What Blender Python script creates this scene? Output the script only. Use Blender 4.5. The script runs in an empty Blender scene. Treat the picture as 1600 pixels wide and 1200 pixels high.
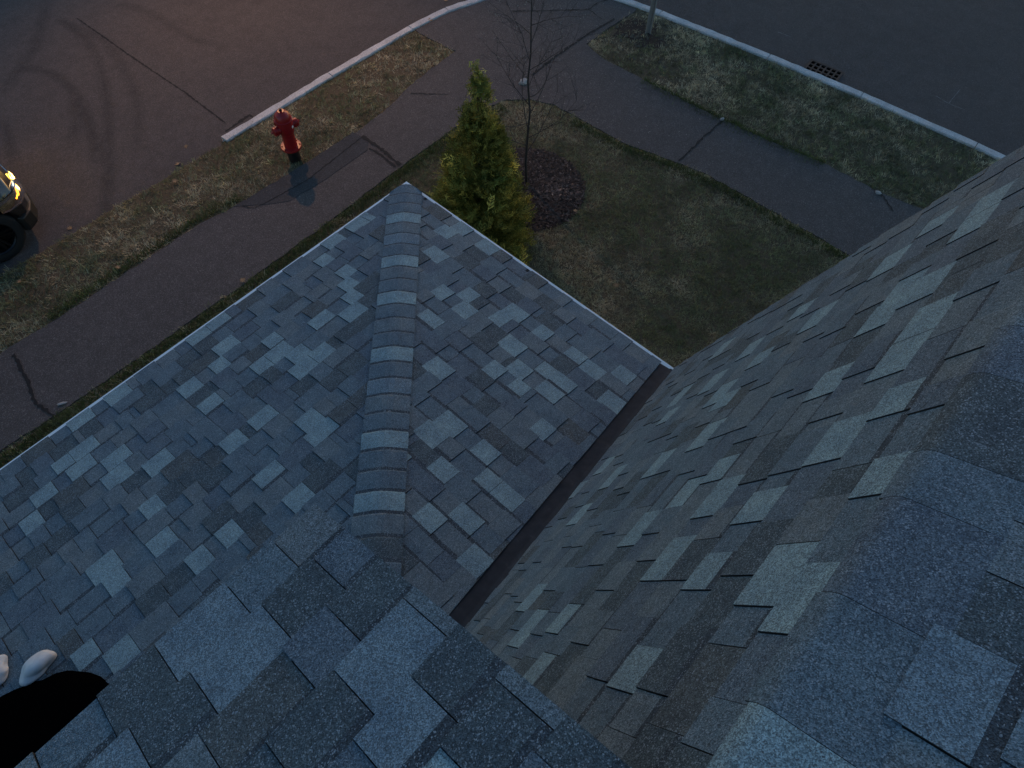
import bpy, bmesh, math, random
import numpy as np
from mathutils import Vector, Matrix

random.seed(7)
rng = np.random.default_rng(7)
S = bpy.context.scene
COL = S.collection
R = math.radians

# ------------------------------------------------------------------ camera
CAM = Vector((0.0, 0.0, 7.37))
RT = Vector((0.66797735, -0.74383889, 0.02258248))
UP = Vector((0.62820853, 0.57988813, 0.51873288))
FW = Vector((0.39894900, 0.33231530, -0.85463807))
cam_d = bpy.data.cameras.new('camera')
cam = bpy.data.objects.new('camera', cam_d)
COL.objects.link(cam)
cam_d.sensor_width = 36.0
FPX = 1109.0
cam_d.lens = FPX / 1600 * 36
cam_d.clip_start = 0.05
cam_d.clip_end = 3000
cam.matrix_world = Matrix(((RT.x, UP.x, -FW.x, CAM.x), (RT.y, UP.y, -FW.y, CAM.y),
                           (RT.z, UP.z, -FW.z, CAM.z), (0, 0, 0, 1)))
S.camera = cam

# ------------------------------------------------------------------ sky, sun, exposure
W = bpy.data.worlds.new('World')
S.world = W
W.use_nodes = True
nt = W.node_tree
nt.nodes.clear()
sky = nt.nodes.new('ShaderNodeTexSky')
sky.sky_type = 'NISHITA'
sky.sun_disc = False
SUN_EL, SUN_AZ = R(2.8), R(72)
sky.sun_elevation = SUN_EL
sky.sun_rotation = SUN_AZ
sky.altitude = 50
sky.air_density = 1.0
sky.dust_density = 0.6
sky.ozone_density = 2.5
bg = nt.nodes.new('ShaderNodeBackground')
bg.inputs['Strength'].default_value = 0.12
wo = nt.nodes.new('ShaderNodeOutputWorld')
nt.links.new(sky.outputs[0], bg.inputs[0])
nt.links.new(bg.outputs[0], wo.inputs[0])
sd = bpy.data.lights.new('sun', 'SUN')
sd.energy = 0.02
sd.angle = R(12)
sd.color = (1.0, 0.85, 0.7)
sun = bpy.data.objects.new('sun', sd)
COL.objects.link(sun)
sv = Vector((math.sin(SUN_AZ) * math.cos(SUN_EL), math.cos(SUN_AZ) * math.cos(SUN_EL), math.sin(SUN_EL)))
sun.rotation_euler = (-sv).to_track_quat('-Z', 'Y').to_euler()
sun.location = (0, 0, 30)
vs = S.view_settings
vs.view_transform = 'Standard'
vs.look = 'None'
vs.exposure = 1.9
vs.gamma = 1.0
vs.use_curve_mapping = False


# ------------------------------------------------------------------ helpers
def tag(o, label=None, cat=None, group=None, kind=None):
    if label: o['label'] = label
    if cat: o['category'] = cat
    if group: o['group'] = group
    if kind: o['kind'] = kind
    return o


def empty(name, loc=(0, 0, 0)):
    o = bpy.data.objects.new(name, None)
    COL.objects.link(o)
    o.location = loc
    o.empty_display_size = 0.2
    return o


def mesh_obj(name, verts, faces, mats, parent=None, fmats=None, smooth=False):
    me = bpy.data.meshes.new(name)
    me.from_pydata([tuple(v) for v in verts], [], faces)
    for m in (mats if isinstance(mats, (list, tuple)) else [mats]):
        me.materials.append(m)
    if fmats is not None:
        me.polygons.foreach_set('material_index', fmats)
    if smooth:
        me.polygons.foreach_set('use_smooth', [True] * len(me.polygons))
    me.update()
    o = bpy.data.objects.new(name, me)
    COL.objects.link(o)
    if parent:
        o.parent = parent
        if parent.type == 'EMPTY' and parent.parent is None:
            o.matrix_parent_inverse = Matrix.Translation(-Vector(parent.location))
    return o


class MB:
    """collects geometry for ONE mesh object"""
    def __init__(s):
        s.v = []; s.f = []; s.m = []

    def add(s, verts, faces, mi=0):
        b = len(s.v)
        s.v += [tuple(v) for v in verts]
        s.f += [tuple(i + b for i in f) for f in faces]
        s.m += [mi] * len(faces)

    def box(s, lo, hi, mi=0):
        x0, y0, z0 = lo; x1, y1, z1 = hi
        s.add([(x0, y0, z0), (x1, y0, z0), (x1, y1, z0), (x0, y1, z0), (x0, y0, z1), (x1, y0, z1), (x1, y1, z1), (x0, y1, z1)],
              [(3, 2, 1, 0), (4, 5, 6, 7), (0, 1, 5, 4), (1, 2, 6, 5), (2, 3, 7, 6), (3, 0, 4, 7)], mi)

    def tube(s, pts, rad, n=8, mi=0, cap=True):
        pts = [Vector(p) for p in pts]
        rings = []
        d0 = (pts[1] - pts[0]).normalized()
        ref = Vector((0, 0, 1)) if abs(d0.z) < 0.9 else Vector((1, 0, 0))
        for i, p in enumerate(pts):
            a = pts[max(i - 1, 0)]; b = pts[min(i + 1, len(pts) - 1)]
            d = (b - a).normalized()
            x = d.cross(ref).normalized(); y = d.cross(x).normalized()
            r = rad[i] if isinstance(rad, (list, tuple)) else rad
            rings.append([p + x * (math.cos(2 * math.pi * k / n) * r) + y * (math.sin(2 * math.pi * k / n) * r) for k in range(n)])
        v = [q for rg in rings for q in rg]
        f = []
        for i in range(len(pts) - 1):
            for k in range(n):
                f.append((i * n + k, i * n + (k + 1) % n, (i + 1) * n + (k + 1) % n, (i + 1) * n + k))
        if cap:
            f.append(tuple(range(n))); f.append(tuple((len(pts) - 1) * n + k for k in reversed(range(n))))
        s.add(v, f, mi)

    def lathe(s, prof, c=(0, 0, 0), axis='z', n=24, mi=0, cap=True):
        """prof: list of (radius, height) along axis"""
        v = []; f = []
        for (r, h) in prof:
            for k in range(n):
                a = 2 * math.pi * k / n
                p = (r * math.cos(a), r * math.sin(a), h)
                if axis == 'x': p = (h, r * math.cos(a), r * math.sin(a))
                if axis == 'y': p = (r * math.cos(a), h, r * math.sin(a))
                v.append((p[0] + c[0], p[1] + c[1], p[2] + c[2]))
        for i in range(len(prof) - 1):
            for k in range(n):
                f.append((i * n + k, i * n + (k + 1) % n, (i + 1) * n + (k + 1) % n, (i + 1) * n + k))
        if cap:
            f.append(tuple(range(n))); f.append(tuple((len(prof) - 1) * n + k for k in range(n)))
        s.add(v, f, mi)

    def build(s, name, mats, parent=None, smooth=False, bevel=0, subsurf=0, recalc=True):
        o = mesh_obj(name, s.v, s.f, mats, parent, s.m, smooth)
        if recalc:
            bm = bmesh.new(); bm.from_mesh(o.data)
            bmesh.ops.recalc_face_normals(bm, faces=bm.faces)
            bm.to_mesh(o.data); bm.free()
        if bevel:
            m = o.modifiers.new('bevel', 'BEVEL'); m.width = bevel; m.segments = 2; m.limit_method = 'ANGLE'
        if subsurf:
            m = o.modifiers.new('subsurf', 'SUBSURF'); m.levels = subsurf; m.render_levels = subsurf
        return o


def nodes(name):
    m = bpy.data.materials.new(name)
    m.use_nodes = True
    n = m.node_tree
    b = n.nodes['Principled BSDF']
    return m, n, b


def node(n, typ, **kw):
    x = n.nodes.new(typ)
    for k, v in kw.items():
        if k in x.inputs.keys():
            x.inputs[k].default_value = v
        else:
            setattr(x, k, v)
    return x


def pos(n):
    return n.nodes.new('ShaderNodeNewGeometry').outputs['Position']


def ramp(n, fac, stops):
    r = n.nodes.new('ShaderNodeValToRGB')
    e = r.color_ramp.elements
    e[0].position, e[0].color = stops[0][0], (*stops[0][1], 1)
    e[1].position, e[1].color = stops[1][0], (*stops[1][1], 1)
    for p, c in stops[2:]:
        x = e.new(p); x.color = (*c, 1)
    n.links.new(fac, r.inputs[0])
    return r.outputs[0]


def mixc(n, fac, a, b, blend='MIX'):
    x = n.nodes.new('ShaderNodeMix')
    x.data_type = 'RGBA'; x.blend_type = blend
    for s, v in ((0, fac), (6, a), (7, b)):
        if isinstance(v, (int, float)):
            x.inputs[s].default_value = v
        elif isinstance(v, tuple):
            x.inputs[s].default_value = (*v, 1)
        else:
            n.links.new(v, x.inputs[s])
    return x.outputs[2]


def noise(n, vec, scale, detail=4, rough=0.55):
    x = node(n, 'ShaderNodeTexNoise', Scale=scale, Detail=detail, Roughness=rough)
    n.links.new(vec, x.inputs['Vector'])
    return x.outputs['Fac']


def voro(n, vec, scale, feature='F1'):
    x = node(n, 'ShaderNodeTexVoronoi', Scale=scale)
    x.feature = feature
    n.links.new(vec, x.inputs['Vector'])
    return x


def bump(n, b, h, strength, dist):
    x = node(n, 'ShaderNodeBump', Strength=strength, Distance=dist)
    n.links.new(h, x.inputs['Height'])
    n.links.new(x.outputs[0], b.inputs['Normal'])


def plain(name, col, rough=0.6, metal=0.0, var=0.15, scale=20, spec=0.5):
    m, n, b = nodes(name)
    p = pos(n)
    c = mixc(n, noise(n, p, scale), tuple(x * (1 - var) for x in col), tuple(min(1, x * (1 + var)) for x in col))
    n.links.new(c, b.inputs['Base Color'])
    b.inputs['Roughness'].default_value = rough
    b.inputs['Metallic'].default_value = metal
    b.inputs['Specular IOR Level'].default_value = spec
    return m


def shingle_mat(name, col, pale=False):
    """granule-coated asphalt: every granule has its own value; loose groups of pale ones on dark tabs, of dark ones on pale tabs"""
    m, n, b = nodes(name)
    p = pos(n)
    g = voro(n, p, 430)
    sep = n.nodes.new('ShaderNodeSeparateColor')
    n.links.new(g.outputs['Color'], sep.inputs[0])
    body = ramp(n, sep.outputs[0], [(0.0, (0.45,) * 3), (0.55, (0.98,) * 3), (1.0, (1.55,) * 3)])
    g2 = voro(n, p, 370)
    sep2 = n.nodes.new('ShaderNodeSeparateColor')
    n.links.new(g2.outputs['Color'], sep2.inputs[0])
    dens = n.nodes.new('ShaderNodeMapRange')
    n.links.new(noise(n, p, 16, 4, 0.65), dens.inputs[0])
    for k, v in ((1, 0.32), (2, 0.72), (3, 0.97), (4, 0.70)): dens.inputs[k].default_value = v
    gt = n.nodes.new('ShaderNodeMath'); gt.operation = 'GREATER_THAN'
    n.links.new(sep2.outputs[1], gt.inputs[0]); n.links.new(dens.outputs[0], gt.inputs[1])
    am = n.nodes.new('ShaderNodeMath'); am.operation = 'MULTIPLY'
    n.links.new(gt.outputs[0], am.inputs[0]); n.links.new(sep2.outputs[2], am.inputs[1])
    blot = ramp(n, noise(n, p, 9, 5, 0.6), [(0.3, (0.80, 0.82, 0.86)), (0.7, (1.2, 1.17, 1.13))])
    fine = ramp(n, noise(n, p, 85, 2, 0.6), [(0.3, (0.85,) * 3), (0.7, (1.15,) * 3)])
    c = mixc(n, 1.0, (col[0] * 1.16, col[1] * 1.36, col[2] * 1.47), body, 'MULTIPLY')
    c = mixc(n, 1.0, c, blot, 'MULTIPLY')
    c = mixc(n, 1.0, c, fine, 'MULTIPLY')
    c = mixc(n, am.outputs[0], c, (0.085, 0.10, 0.115) if pale else (0.27, 0.325, 0.38))
    n.links.new(c, b.inputs['Base Color'])
    b.inputs['Roughness'].default_value = 0.85
    b.inputs['Specular IOR Level'].default_value = 0.3
    bump(n, b, g.outputs['Distance'], 0.5, 0.002)
    return m


TONES = {
    'light': shingle_mat('shingle_pale_blue', (0.192, 0.232, 0.240), True),
    'mid': shingle_mat('shingle_slate', (0.092, 0.112, 0.128)),
    'mid2': shingle_mat('shingle_grey', (0.112, 0.124, 0.132)),
    'blue': shingle_mat('shingle_deep_blue', (0.082, 0.096, 0.114)),
    'dark': shingle_mat('shingle_charcoal', (0.060, 0.070, 0.076)),
    'brown': shingle_mat('shingle_weathered', (0.071, 0.073, 0.074)),
    'warm': shingle_mat('shingle_warm_grey', (0.116, 0.122, 0.126)),
    'soft': shingle_mat('shingle_faded', (0.140, 0.165, 0.185), True),
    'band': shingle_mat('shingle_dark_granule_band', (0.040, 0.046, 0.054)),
}
TW = {'light': 21, 'mid': 24, 'mid2': 19, 'blue': 13, 'dark': 13, 'brown': 4, 'warm': 4}
EDGE = plain('asphalt_cut_edge', (0.018, 0.018, 0.02), 0.9)
FELT = plain('roof_underlay', (0.02, 0.02, 0.022), 0.95)
WHITE = plain('white_trim', (0.86, 0.88, 0.90), 0.35, 0, 0.04)


def asphalt(name, c0, c1, speck=0.0):
    m, n, b = nodes(name)
    p = pos(n)
    big = noise(n, p, 0.55, 5, 0.6)
    c = mixc(n, big, c0, c1)
    mid = ramp(n, noise(n, p, 5, 4, 0.65), [(0.25, (0.86,) * 3), (0.75, (1.13,) * 3)])
    c = mixc(n, 1.0, c, mid, 'MULTIPLY')
    g = voro(n, p, 120)
    sep = n.nodes.new('ShaderNodeSeparateColor')
    n.links.new(g.outputs['Color'], sep.inputs[0])
    gr = ramp(n, sep.outputs[0], [(0.0, (0.72,) * 3), (0.8, (1.12,) * 3), (0.97, (1.6 + speck,) * 3)])
    c = mixc(n, 1.0, c, gr, 'MULTIPLY')
    n.links.new(c, b.inputs['Base Color'])
    b.inputs['Roughness'].default_value = 0.9
    b.inputs['Specular IOR Level'].default_value = 0.25
    bump(n, b, g.outputs['Distance'], 0.4, 0.004)
    return m


ROAD = asphalt('road_asphalt', (0.070, 0.063, 0.063), (0.093, 0.083, 0.079))
WALK = asphalt('walk_asphalt', (0.077, 0.070, 0.068), (0.101, 0.091, 0.087), 0.3)
PATCH = asphalt('patch_asphalt', (0.048, 0.049, 0.053), (0.060, 0.061, 0.064))
TAR = plain('tar_crack', (0.012, 0.012, 0.013), 0.9)


def soil_mat(name, c0, c1, scale=6):
    m, n, b = nodes(name)
    p = pos(n)
    f = noise(n, p, scale, 6, 0.7)
    c = mixc(n, f, c0, c1)
    fine = ramp(n, noise(n, p, 90, 3, 0.7), [(0.3, (0.6,) * 3), (0.7, (1.35,) * 3)])
    c = mixc(n, 1.0, c, fine, 'MULTIPLY')
    n.links.new(c, b.inputs['Base Color'])
    b.inputs['Roughness'].default_value = 0.95
    b.inputs['Specular IOR Level'].default_value = 0.1
    bump(n, b, noise(n, p, 60, 4, 0.7), 0.8, 0.02)
    return m


SOIL = soil_mat('lawn_soil', (0.080, 0.062, 0.042), (0.180, 0.142, 0.090))
MULCH = soil_mat('bark_mulch', (0.035, 0.026, 0.022), (0.085, 0.064, 0.054), 18)
GROUND = soil_mat('far_ground', (0.04, 0.045, 0.025), (0.07, 0.075, 0.04), 0.5)


def attr_mat(name, rough=0.8, trans=0.0, spec=0.2):
    m, n, b = nodes(name)
    a = n.nodes.new('ShaderNodeAttribute'); a.attribute_name = 'tint'
    n.links.new(a.outputs['Color'], b.inputs['Base Color'])
    b.inputs['Roughness'].default_value = rough
    b.inputs['Specular IOR Level'].default_value = spec
    if trans:
        t = n.nodes.new('ShaderNodeBsdfTranslucent')
        n.links.new(a.outputs['Color'], t.inputs[0])
        mx = n.nodes.new('ShaderNodeMixShader'); mx.inputs[0].default_value = trans
        n.links.new(b.outputs[0], mx.inputs[1]); n.links.new(t.outputs[0], mx.inputs[2])
        n.links.new(mx.outputs[0], n.nodes['Material Output'].inputs[0])
    return m


BLADE = attr_mat('grass_blades', 0.8, 0.25)
NEEDLE = attr_mat('evergreen_sprays', 0.7, 0.25)


def quads_obj(name, V, F, tint, mat, parent=None):
    """fast mesh from numpy: V (n,3), F (m,k), tint (n,3)"""
    me = bpy.data.meshes.new(name)
    k = F.shape[1]
    me.vertices.add(len(V)); me.vertices.foreach_set('co', V.astype(np.float32).ravel())
    me.loops.add(F.size); me.loops.foreach_set('vertex_index', F.astype(np.int32).ravel())
    me.polygons.add(len(F))
    me.polygons.foreach_set('loop_start', np.arange(0, F.size, k, dtype=np.int32))
    me.update(calc_edges=True)
    a = me.color_attributes.new('tint', 'FLOAT_COLOR', 'POINT')
    a.data.foreach_set('color', np.c_[tint, np.ones(len(tint))].astype(np.float32).ravel())
    me.materials.append(mat)
    o = bpy.data.objects.new(name, me); COL.objects.link(o)
    if parent:
        o.parent = parent
        o.matrix_parent_inverse = Matrix.Translation(-Vector(parent.location))
    return o


def px(P):
    d = Vector(P) - CAM
    z = d.dot(FW)
    if z < 0.05: return None
    return (800 + FPX * d.dot(RT) / z, 600 - FPX * d.dot(UP) / z)


def inpoly(px_, py_, poly):
    """numpy point in polygon"""
    r = np.zeros(len(px_), bool)
    n = len(poly)
    for i in range(n):
        x0, y0 = poly[i]; x1, y1 = poly[(i + 1) % n]
        if y0 == y1: continue
        c = ((y0 > py_) != (y1 > py_)) & (px_ < (x1 - x0) * (py_ - y0) / (y1 - y0) + x0)
        r ^= c
    return r


def slab(name, poly, ztop, zbot, mat, parent=None, jit=0.0, seg=0.0):
    """flat slab from an outline; edges subdivided and made slightly uneven"""
    pts = []
    for i, p in enumerate(poly):
        q = poly[(i + 1) % len(poly)]
        L = math.dist(p, q)
        k = max(1, int(L / seg)) if seg else 1
        for j in range(k):
            t = j / k
            e = jit if L < 20 else 0
            pts.append((p[0] + (q[0] - p[0]) * t + random.uniform(-e, e), p[1] + (q[1] - p[1]) * t + random.uniform(-e, e)))
    n = len(pts)
    v = [(x, y, ztop) for x, y in pts] + [(x, y, zbot) for x, y in pts]
    f = [tuple(range(n))] + [(i, i + n, (i + 1) % n + n, (i + 1) % n) for i in range(n)]
    o = mesh_obj(name, v, f, mat, parent)
    bm = bmesh.new(); bm.from_mesh(o.data)
    bmesh.ops.triangulate(bm, faces=[x for x in bm.faces if len(x.verts) > 4])
    bmesh.ops.recalc_face_normals(bm, faces=bm.faces)
    bm.to_mesh(o.data); bm.free()
    return o


def strip(name, pts, w, z, mat, parent=None, jit=0.0, seg=0.035, wj=0.65):
    """thin sheet along a line on the ground"""
    P = []
    for a, b in zip(pts[:-1], pts[1:]):
        k = max(1, int(math.dist(a, b) / seg))
        for j in range(k):
            t = j / k
            P.append((a[0] + (b[0] - a[0]) * t + random.uniform(-jit, jit), a[1] + (b[1] - a[1]) * t + random.uniform(-jit, jit)))
    P.append(pts[-1])
    v = []
    for i, p in enumerate(P):
        a = P[max(0, i - 1)]; b = P[min(len(P) - 1, i + 1)]
        d = Vector((b[0] - a[0], b[1] - a[1])).normalized()
        ww = w * (1 + random.uniform(-wj, wj)) / 2
        v += [(p[0] - d.y * ww, p[1] + d.x * ww, z), (p[0] + d.y * ww, p[1] - d.x * ww, z)]
    f = [(2 * i, 2 * i + 1, 2 * i + 3, 2 * i + 2) for i in range(len(P) - 1)]
    return mesh_obj(name, v, f, mat, parent)


# ================================================================== THE GROUND
ZR = -0.12      # road surface
g = mesh_obj('ground', [(-600, -600, -0.3), (600, -600, -0.3), (600, 600, -0.3), (-600, 600, -0.3)], [(0, 1, 2, 3)], GROUND)
tag(g, kind='structure')
road = mesh_obj('road', [(-300, 8.6, ZR), (10.5, 8.6, ZR), (10.5, -300, ZR), (20, -300, ZR), (20, 8.6, ZR), (300, 8.6, ZR),
                         (300, 17, ZR), (20, 17, ZR), (20, 300, ZR), (10.5, 300, ZR), (10.5, 17, ZR), (-300, 17, ZR)],
                [(0, 1, 10, 11), (2, 3, 4, 1), (1, 4, 7, 10), (4, 5, 6, 7), (10, 7, 8, 9)], ROAD)
tag(road, kind='structure')

kerb_line = [(3.70, 8.97), (5.82, 9.00), (7.62, 8.99), (8.45, 8.92), (9.22, 8.70), (9.98, 8.38), (10.52, 7.84), (10.86, 7.05), (11.04, 6.10),
             (11.29, 4.01), (11.46, 2.35), (11.59, 0.45), (11.62, -1.4), (11.64, -3.3), (11.66, -5.2)]
lawn_poly = [(-9, -9), (11.5, -9)] + [(x - 0.05, y - 0.02) for x, y in reversed(kerb_line)] + [(3.62, 8.92), (2.03, 8.93), (0.57, 8.92), (-9, 8.9)]
lawn = slab('lawn', lawn_poly, -0.018, -0.25, SOIL, None, 0.012, 0.12)
tag(lawn, kind='structure')
# far verge beyond the street
fl = slab('far_verge', [(-60, 17), (10.4, 17), (10.4, 60), (-60, 60)], 0.0, -0.25, SOIL)
tag(fl, kind='structure')

walk_poly = [(-9, 6.5), (-1.14, 6.52), (0.16, 6.48), (2.4, 6.49), (3.8, 6.53), (5.05, 6.6), (6.1, 6.63), (6.9, 6.62), (7.35, 6.50), (7.62, 6.25), (7.78, 5.9),
             (7.81, 5.36), (7.84, 4.48), (8.04, 3.66), (8.14, 3.2), (8.16, 2.0), (8.17, 0.8), (8.2, -9), (10.0, -9), (9.80, 0.0), (9.72, 0.35), (9.60, 1.09),
             (9.58, 2.0), (9.46, 2.75), (9.36, 3.68), (9.30, 5.0), (9.28, 6.07), (9.41, 6.5), (10.2, 6.5), (10.84, 6.48), (10.76, 7.00), (10.44, 7.76), (9.92, 8.28), (9.19, 8.61),
             (8.43, 8.83), (7.64, 8.90), (7.66, 8.4), (7.70, 7.97), (7.2, 7.95), (6.61, 7.88), (5.9, 7.72), (5.31, 7.66), (4.2, 7.66), (3.03, 7.70), (2.42, 7.8), (0.22, 7.74), (-0.49, 7.76), (-9, 7.75)]
walk = slab('sidewalk', walk_poly, 0.0, -0.10, WALK, None, 0.014, 0.09)
tag(walk, kind='structure')
patch = slab('repair_patch', [(2.95, 7.72), (3.30, 7.42), (3.55, 7.24), (4.2, 7.20), (5.02, 7.22), (5.18, 7.36), (5.15, 7.68), (4.2, 7.67)], 0.005, -0.002, PATCH, walk, 0.008, 0.1)


def G(x, y, z=0.0):
    d = FW + RT * ((x - 800) / FPX) - UP * ((y - 600) / FPX)
    t = (z - CAM.z) / d.z
    return (CAM.x + d.x * t, CAM.y + d.y * t)


for pts, w in (([(566, 214), (590, 228), (625, 258)], 0.045), ([(578, 232), (600, 246), (618, 262)], 0.03), ([(380, 322), (398, 326), (480, 282), (566, 214)], 0.012),
               ([(1128, 190), (1100, 214), (1078, 236), (1060, 252)], 0.028), ([(830, 118), (880, 80), (925, 50), (960, 30)], 0.03),
               ([(22, 555), (45, 600), (55, 630), (85, 650)], 0.035), ([(800, 18), (860, 17), (920, 15), (935, 4), (950, 0)], 0.018), ([(920, 15), (940, 30)], 0.014),
               ([(1375, 300), (1395, 330)], 0.02), ([(700, 148), (640, 146)], 0.012)):
    strip('crack', [G(*p) for p in pts], w, 0.009, TAR, walk, 0.011)
for pts, w in (([(120, 28), (200, 85), (290, 145), (352, 192)], 0.022), ([(352, 206), (390, 180), (400, 186)], 0.05)):
    strip('crack', [G(*p, ZR) for p in pts], w, ZR + 0.004, TAR, road, 0.006)
# branch shadows painted on the road as soft, half-transparent dark strips
SHADE, n_, b_ = nodes('branch_shadow_paint')
tr = n_.nodes.new('ShaderNodeBsdfTransparent'); mx = n_.nodes.new('ShaderNodeMixShader')
b_.inputs['Base Color'].default_value = (0.03, 0.03, 0.032, 1); b_.inputs['Roughness'].default_value = 0.9
uvn = n_.nodes.new('ShaderNodeAttribute'); uvn.attribute_name = 'tint'
f_ = n_.nodes.new('ShaderNodeMath'); f_.operation = 'MULTIPLY'
n_.links.new(uvn.outputs['Fac'], f_.inputs[0]); n_.links.new(noise(n_, pos(n_), 7, 5, 0.7), f_.inputs[1])
n_.links.new(f_.outputs[0], mx.inputs[0]); n_.links.new(tr.outputs[0], mx.inputs[1]); n_.links.new(b_.outputs[0], mx.inputs[2])
n_.links.new(mx.outputs[0], n_.nodes['Material Output'].inputs[0])


def painted_branch_shadow(pts, w, strength, k=0):
    P = [Vector(G(*p, ZR)) for p in pts]
    # smooth resample
    Q = []
    for i in range(len(P) - 1):
        p0 = P[max(0, i - 1)]; p1 = P[i]; p2 = P[i + 1]; p3 = P[min(len(P) - 1, i + 2)]
        for j in range(12):
            t = j / 12
            Q.append(0.5 * (2 * p1 + (p2 - p0) * t + (2 * p0 - 5 * p1 + 4 * p2 - p3) * t * t + (3 * p1 - p0 - 3 * p2 + p3) * t ** 3))
    Q.append(P[-1])
    V = []; T = []; F = []
    prof = [(-1, 0), (-0.5, 0.6), (0, 1), (0.5, 0.6), (1, 0)]
    for i, q in enumerate(Q):
        d = (Q[min(i + 1, len(Q) - 1)] - Q[max(i - 1, 0)]).normalized()
        e = min(1, i / 6, (len(Q) - 1 - i) / 6) * strength
        for s, a in prof:
            V.append((q.x - d.y * s * w, q.y + d.x * s * w, ZR + 0.005 + 0.002 * k)); T.append((a * e,) * 3)
    for i in range(len(Q) - 1):
        for j in range(4):
            F.append((i * 5 + j, i * 5 + j + 1, i * 5 + j + 6, i * 5 + j + 5))
    o = quads_obj('painted_branch_shadow', np.array(V), np.array(F), np.array(T), SHADE)
    o.parent = road


painted_branch_shadow([(75, -10), (60, 60), (30, 110), (0, 150)], 0.15, 0.36)
painted_branch_shadow([(80, 20), (140, 70), (165, 140), (170, 220), (168, 300), (160, 350)], 0.13, 0.38, 1)
painted_branch_shadow([(90, 30), (160, 60), (195, 110), (215, 160), (218, 240)], 0.13, 0.3, 2)
painted_branch_shadow([(20, 105), (80, 115), (120, 150), (145, 210), (150, 260)], 0.13, 0.45, 3)
painted_branch_shadow([(0, 180), (15, 220), (20, 260)], 0.12, 0.4)
painted_branch_shadow([(110, 150), (118, 190), (112, 230)], 0.12, 0.35, 4)
painted_branch_shadow([(160, 5), (230, 18), (300, 60), (360, 75)], 0.12, 0.3, 5)
SCR = plain('chalky_scratch', (0.16, 0.16, 0.16), 0.9)
for pts in ([(1462, 150), (1482, 162), (1508, 172)], [(1482, 162), (1500, 140)], [(1215, 50), (1235, 58)]):
    strip('scratch', [G(*p, ZR) for p in pts], 0.012, ZR + 0.004, SCR, road, 0.004)

# granite kerb: a footing with one object per stone
GRAN, n_, b_ = nodes('granite')
p_ = pos(n_)
c_ = ramp(n_, noise(n_, p_, 70, 3, 0.7), [(0.3, (0.30, 0.30, 0.305)), (0.5, (0.56, 0.555, 0.55)), (0.72, (0.70, 0.69, 0.68))])
c_ = mixc(n_, 1.0, c_, ramp(n_, noise(n_, p_, 3, 4, 0.6), [(0.3, (0.75,) * 3), (0.7, (1.1,) * 3)]), 'MULTIPLY')
n_.links.new(c_, b_.inputs['Base Color']); b_.inputs['Roughness'].default_value = 0.8
bump(n_, b_, noise(n_, p_, 40, 4), 0.6, 0.01)
kv = []; kf = []
for i, p in enumerate(kerb_line):
    a = kerb_line[max(0, i - 1)]; b = kerb_line[min(len(kerb_line) - 1, i + 1)]
    d = Vector((b[0] - a[0], b[1] - a[1])).normalized()
    kv += [(p[0] - d.y * 0.05, p[1] + d.x * 0.05, -0.14), (p[0] + d.y * 0.05, p[1] - d.x * 0.05, -0.14),
           (p[0] + d.y * 0.05, p[1] - d.x * 0.05, -0.29), (p[0] - d.y * 0.05, p[1] + d.x * 0.05, -0.29)]
for i in range(len(kerb_line) - 1):
    for k in range(4):
        kf.append((i * 4 + k, i * 4 + (k + 1) % 4, i * 4 + 4 + (k + 1) % 4, i * 4 + 4 + k))
kerb = tag(mesh_obj('kerb', kv, kf, GRAN), kind='structure')
for a, b in zip(kerb_line[:-1], kerb_line[1:]):
    a = Vector((*a, 0)); b = Vector((*b, 0))
    d = (b - a).normalized(); n2 = Vector((-d.y, d.x, 0))
    a = a + d * 0.006; b = b - d * 0.006
    K = max(4, int((b - a).length / 0.12)); v = []; f = []
    for i in range(K + 1):
        c = a.lerp(b, i / K)
        j = lambda s=0.005: random.uniform(-s, s)
        ch = 0.014 + j(0.006)
        hw = 0.072
        for oy, oz in ((-hw + j(), -0.2), (-hw + j(), 0.018 - ch), (-hw + ch + j(), 0.02 + j(0.003)), (hw - ch + j(), 0.02 + j(0.003)), (hw + j(), 0.016 - ch), (hw + j(), -0.2)):
            v.append(c + n2 * oy + Vector((0, 0, oz)))
    for i in range(K):
        for k in range(5):
            f.append((i * 6 + k, i * 6 + k + 1, i * 6 + k + 7, i * 6 + k + 6))
    f.append((0, 1, 2, 3, 4, 5)); f.append(tuple(K * 6 + q for q in (5, 4, 3, 2, 1, 0)))
    o = mesh_obj('kerb_stone', v, f, GRAN, kerb)
    bm = bmesh.new(); bm.from_mesh(o.data); bmesh.ops.recalc_face_normals(bm, faces=bm.faces); bm.to_mesh(o.data); bm.free()

# ------------------------------------------------------------------ mulch ring
MC = (6.08, 4.95); MR = 0.86
mv = [(MC[0], MC[1], 0.05)]; mf = []
for r_, h_ in ((0.3, 0.045), (0.6, 0.035), (0.78, 0.02), (1.0, -0.03)):
    for k in range(48):
        a = 2 * math.pi * k / 48
        rr = MR * r_ * (1 + random.uniform(-0.025, 0.025))
        mv.append((MC[0] + rr * math.cos(a), MC[1] + rr * math.sin(a), h_ + random.uniform(-0.006, 0.006)))
for k in range(48):
    mf.append((0, 1 + k, 1 + (k + 1) % 48))
    for i in range(3):
        mf.append((1 + i * 48 + k, 49 + i * 48 + k, 49 + i * 48 + (k + 1) % 48, 1 + i * 48 + (k + 1) % 48))
mul = mesh_obj('mulch_bed', mv, mf, MULCH, None, None, True)
tag(mul, kind='structure')
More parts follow.
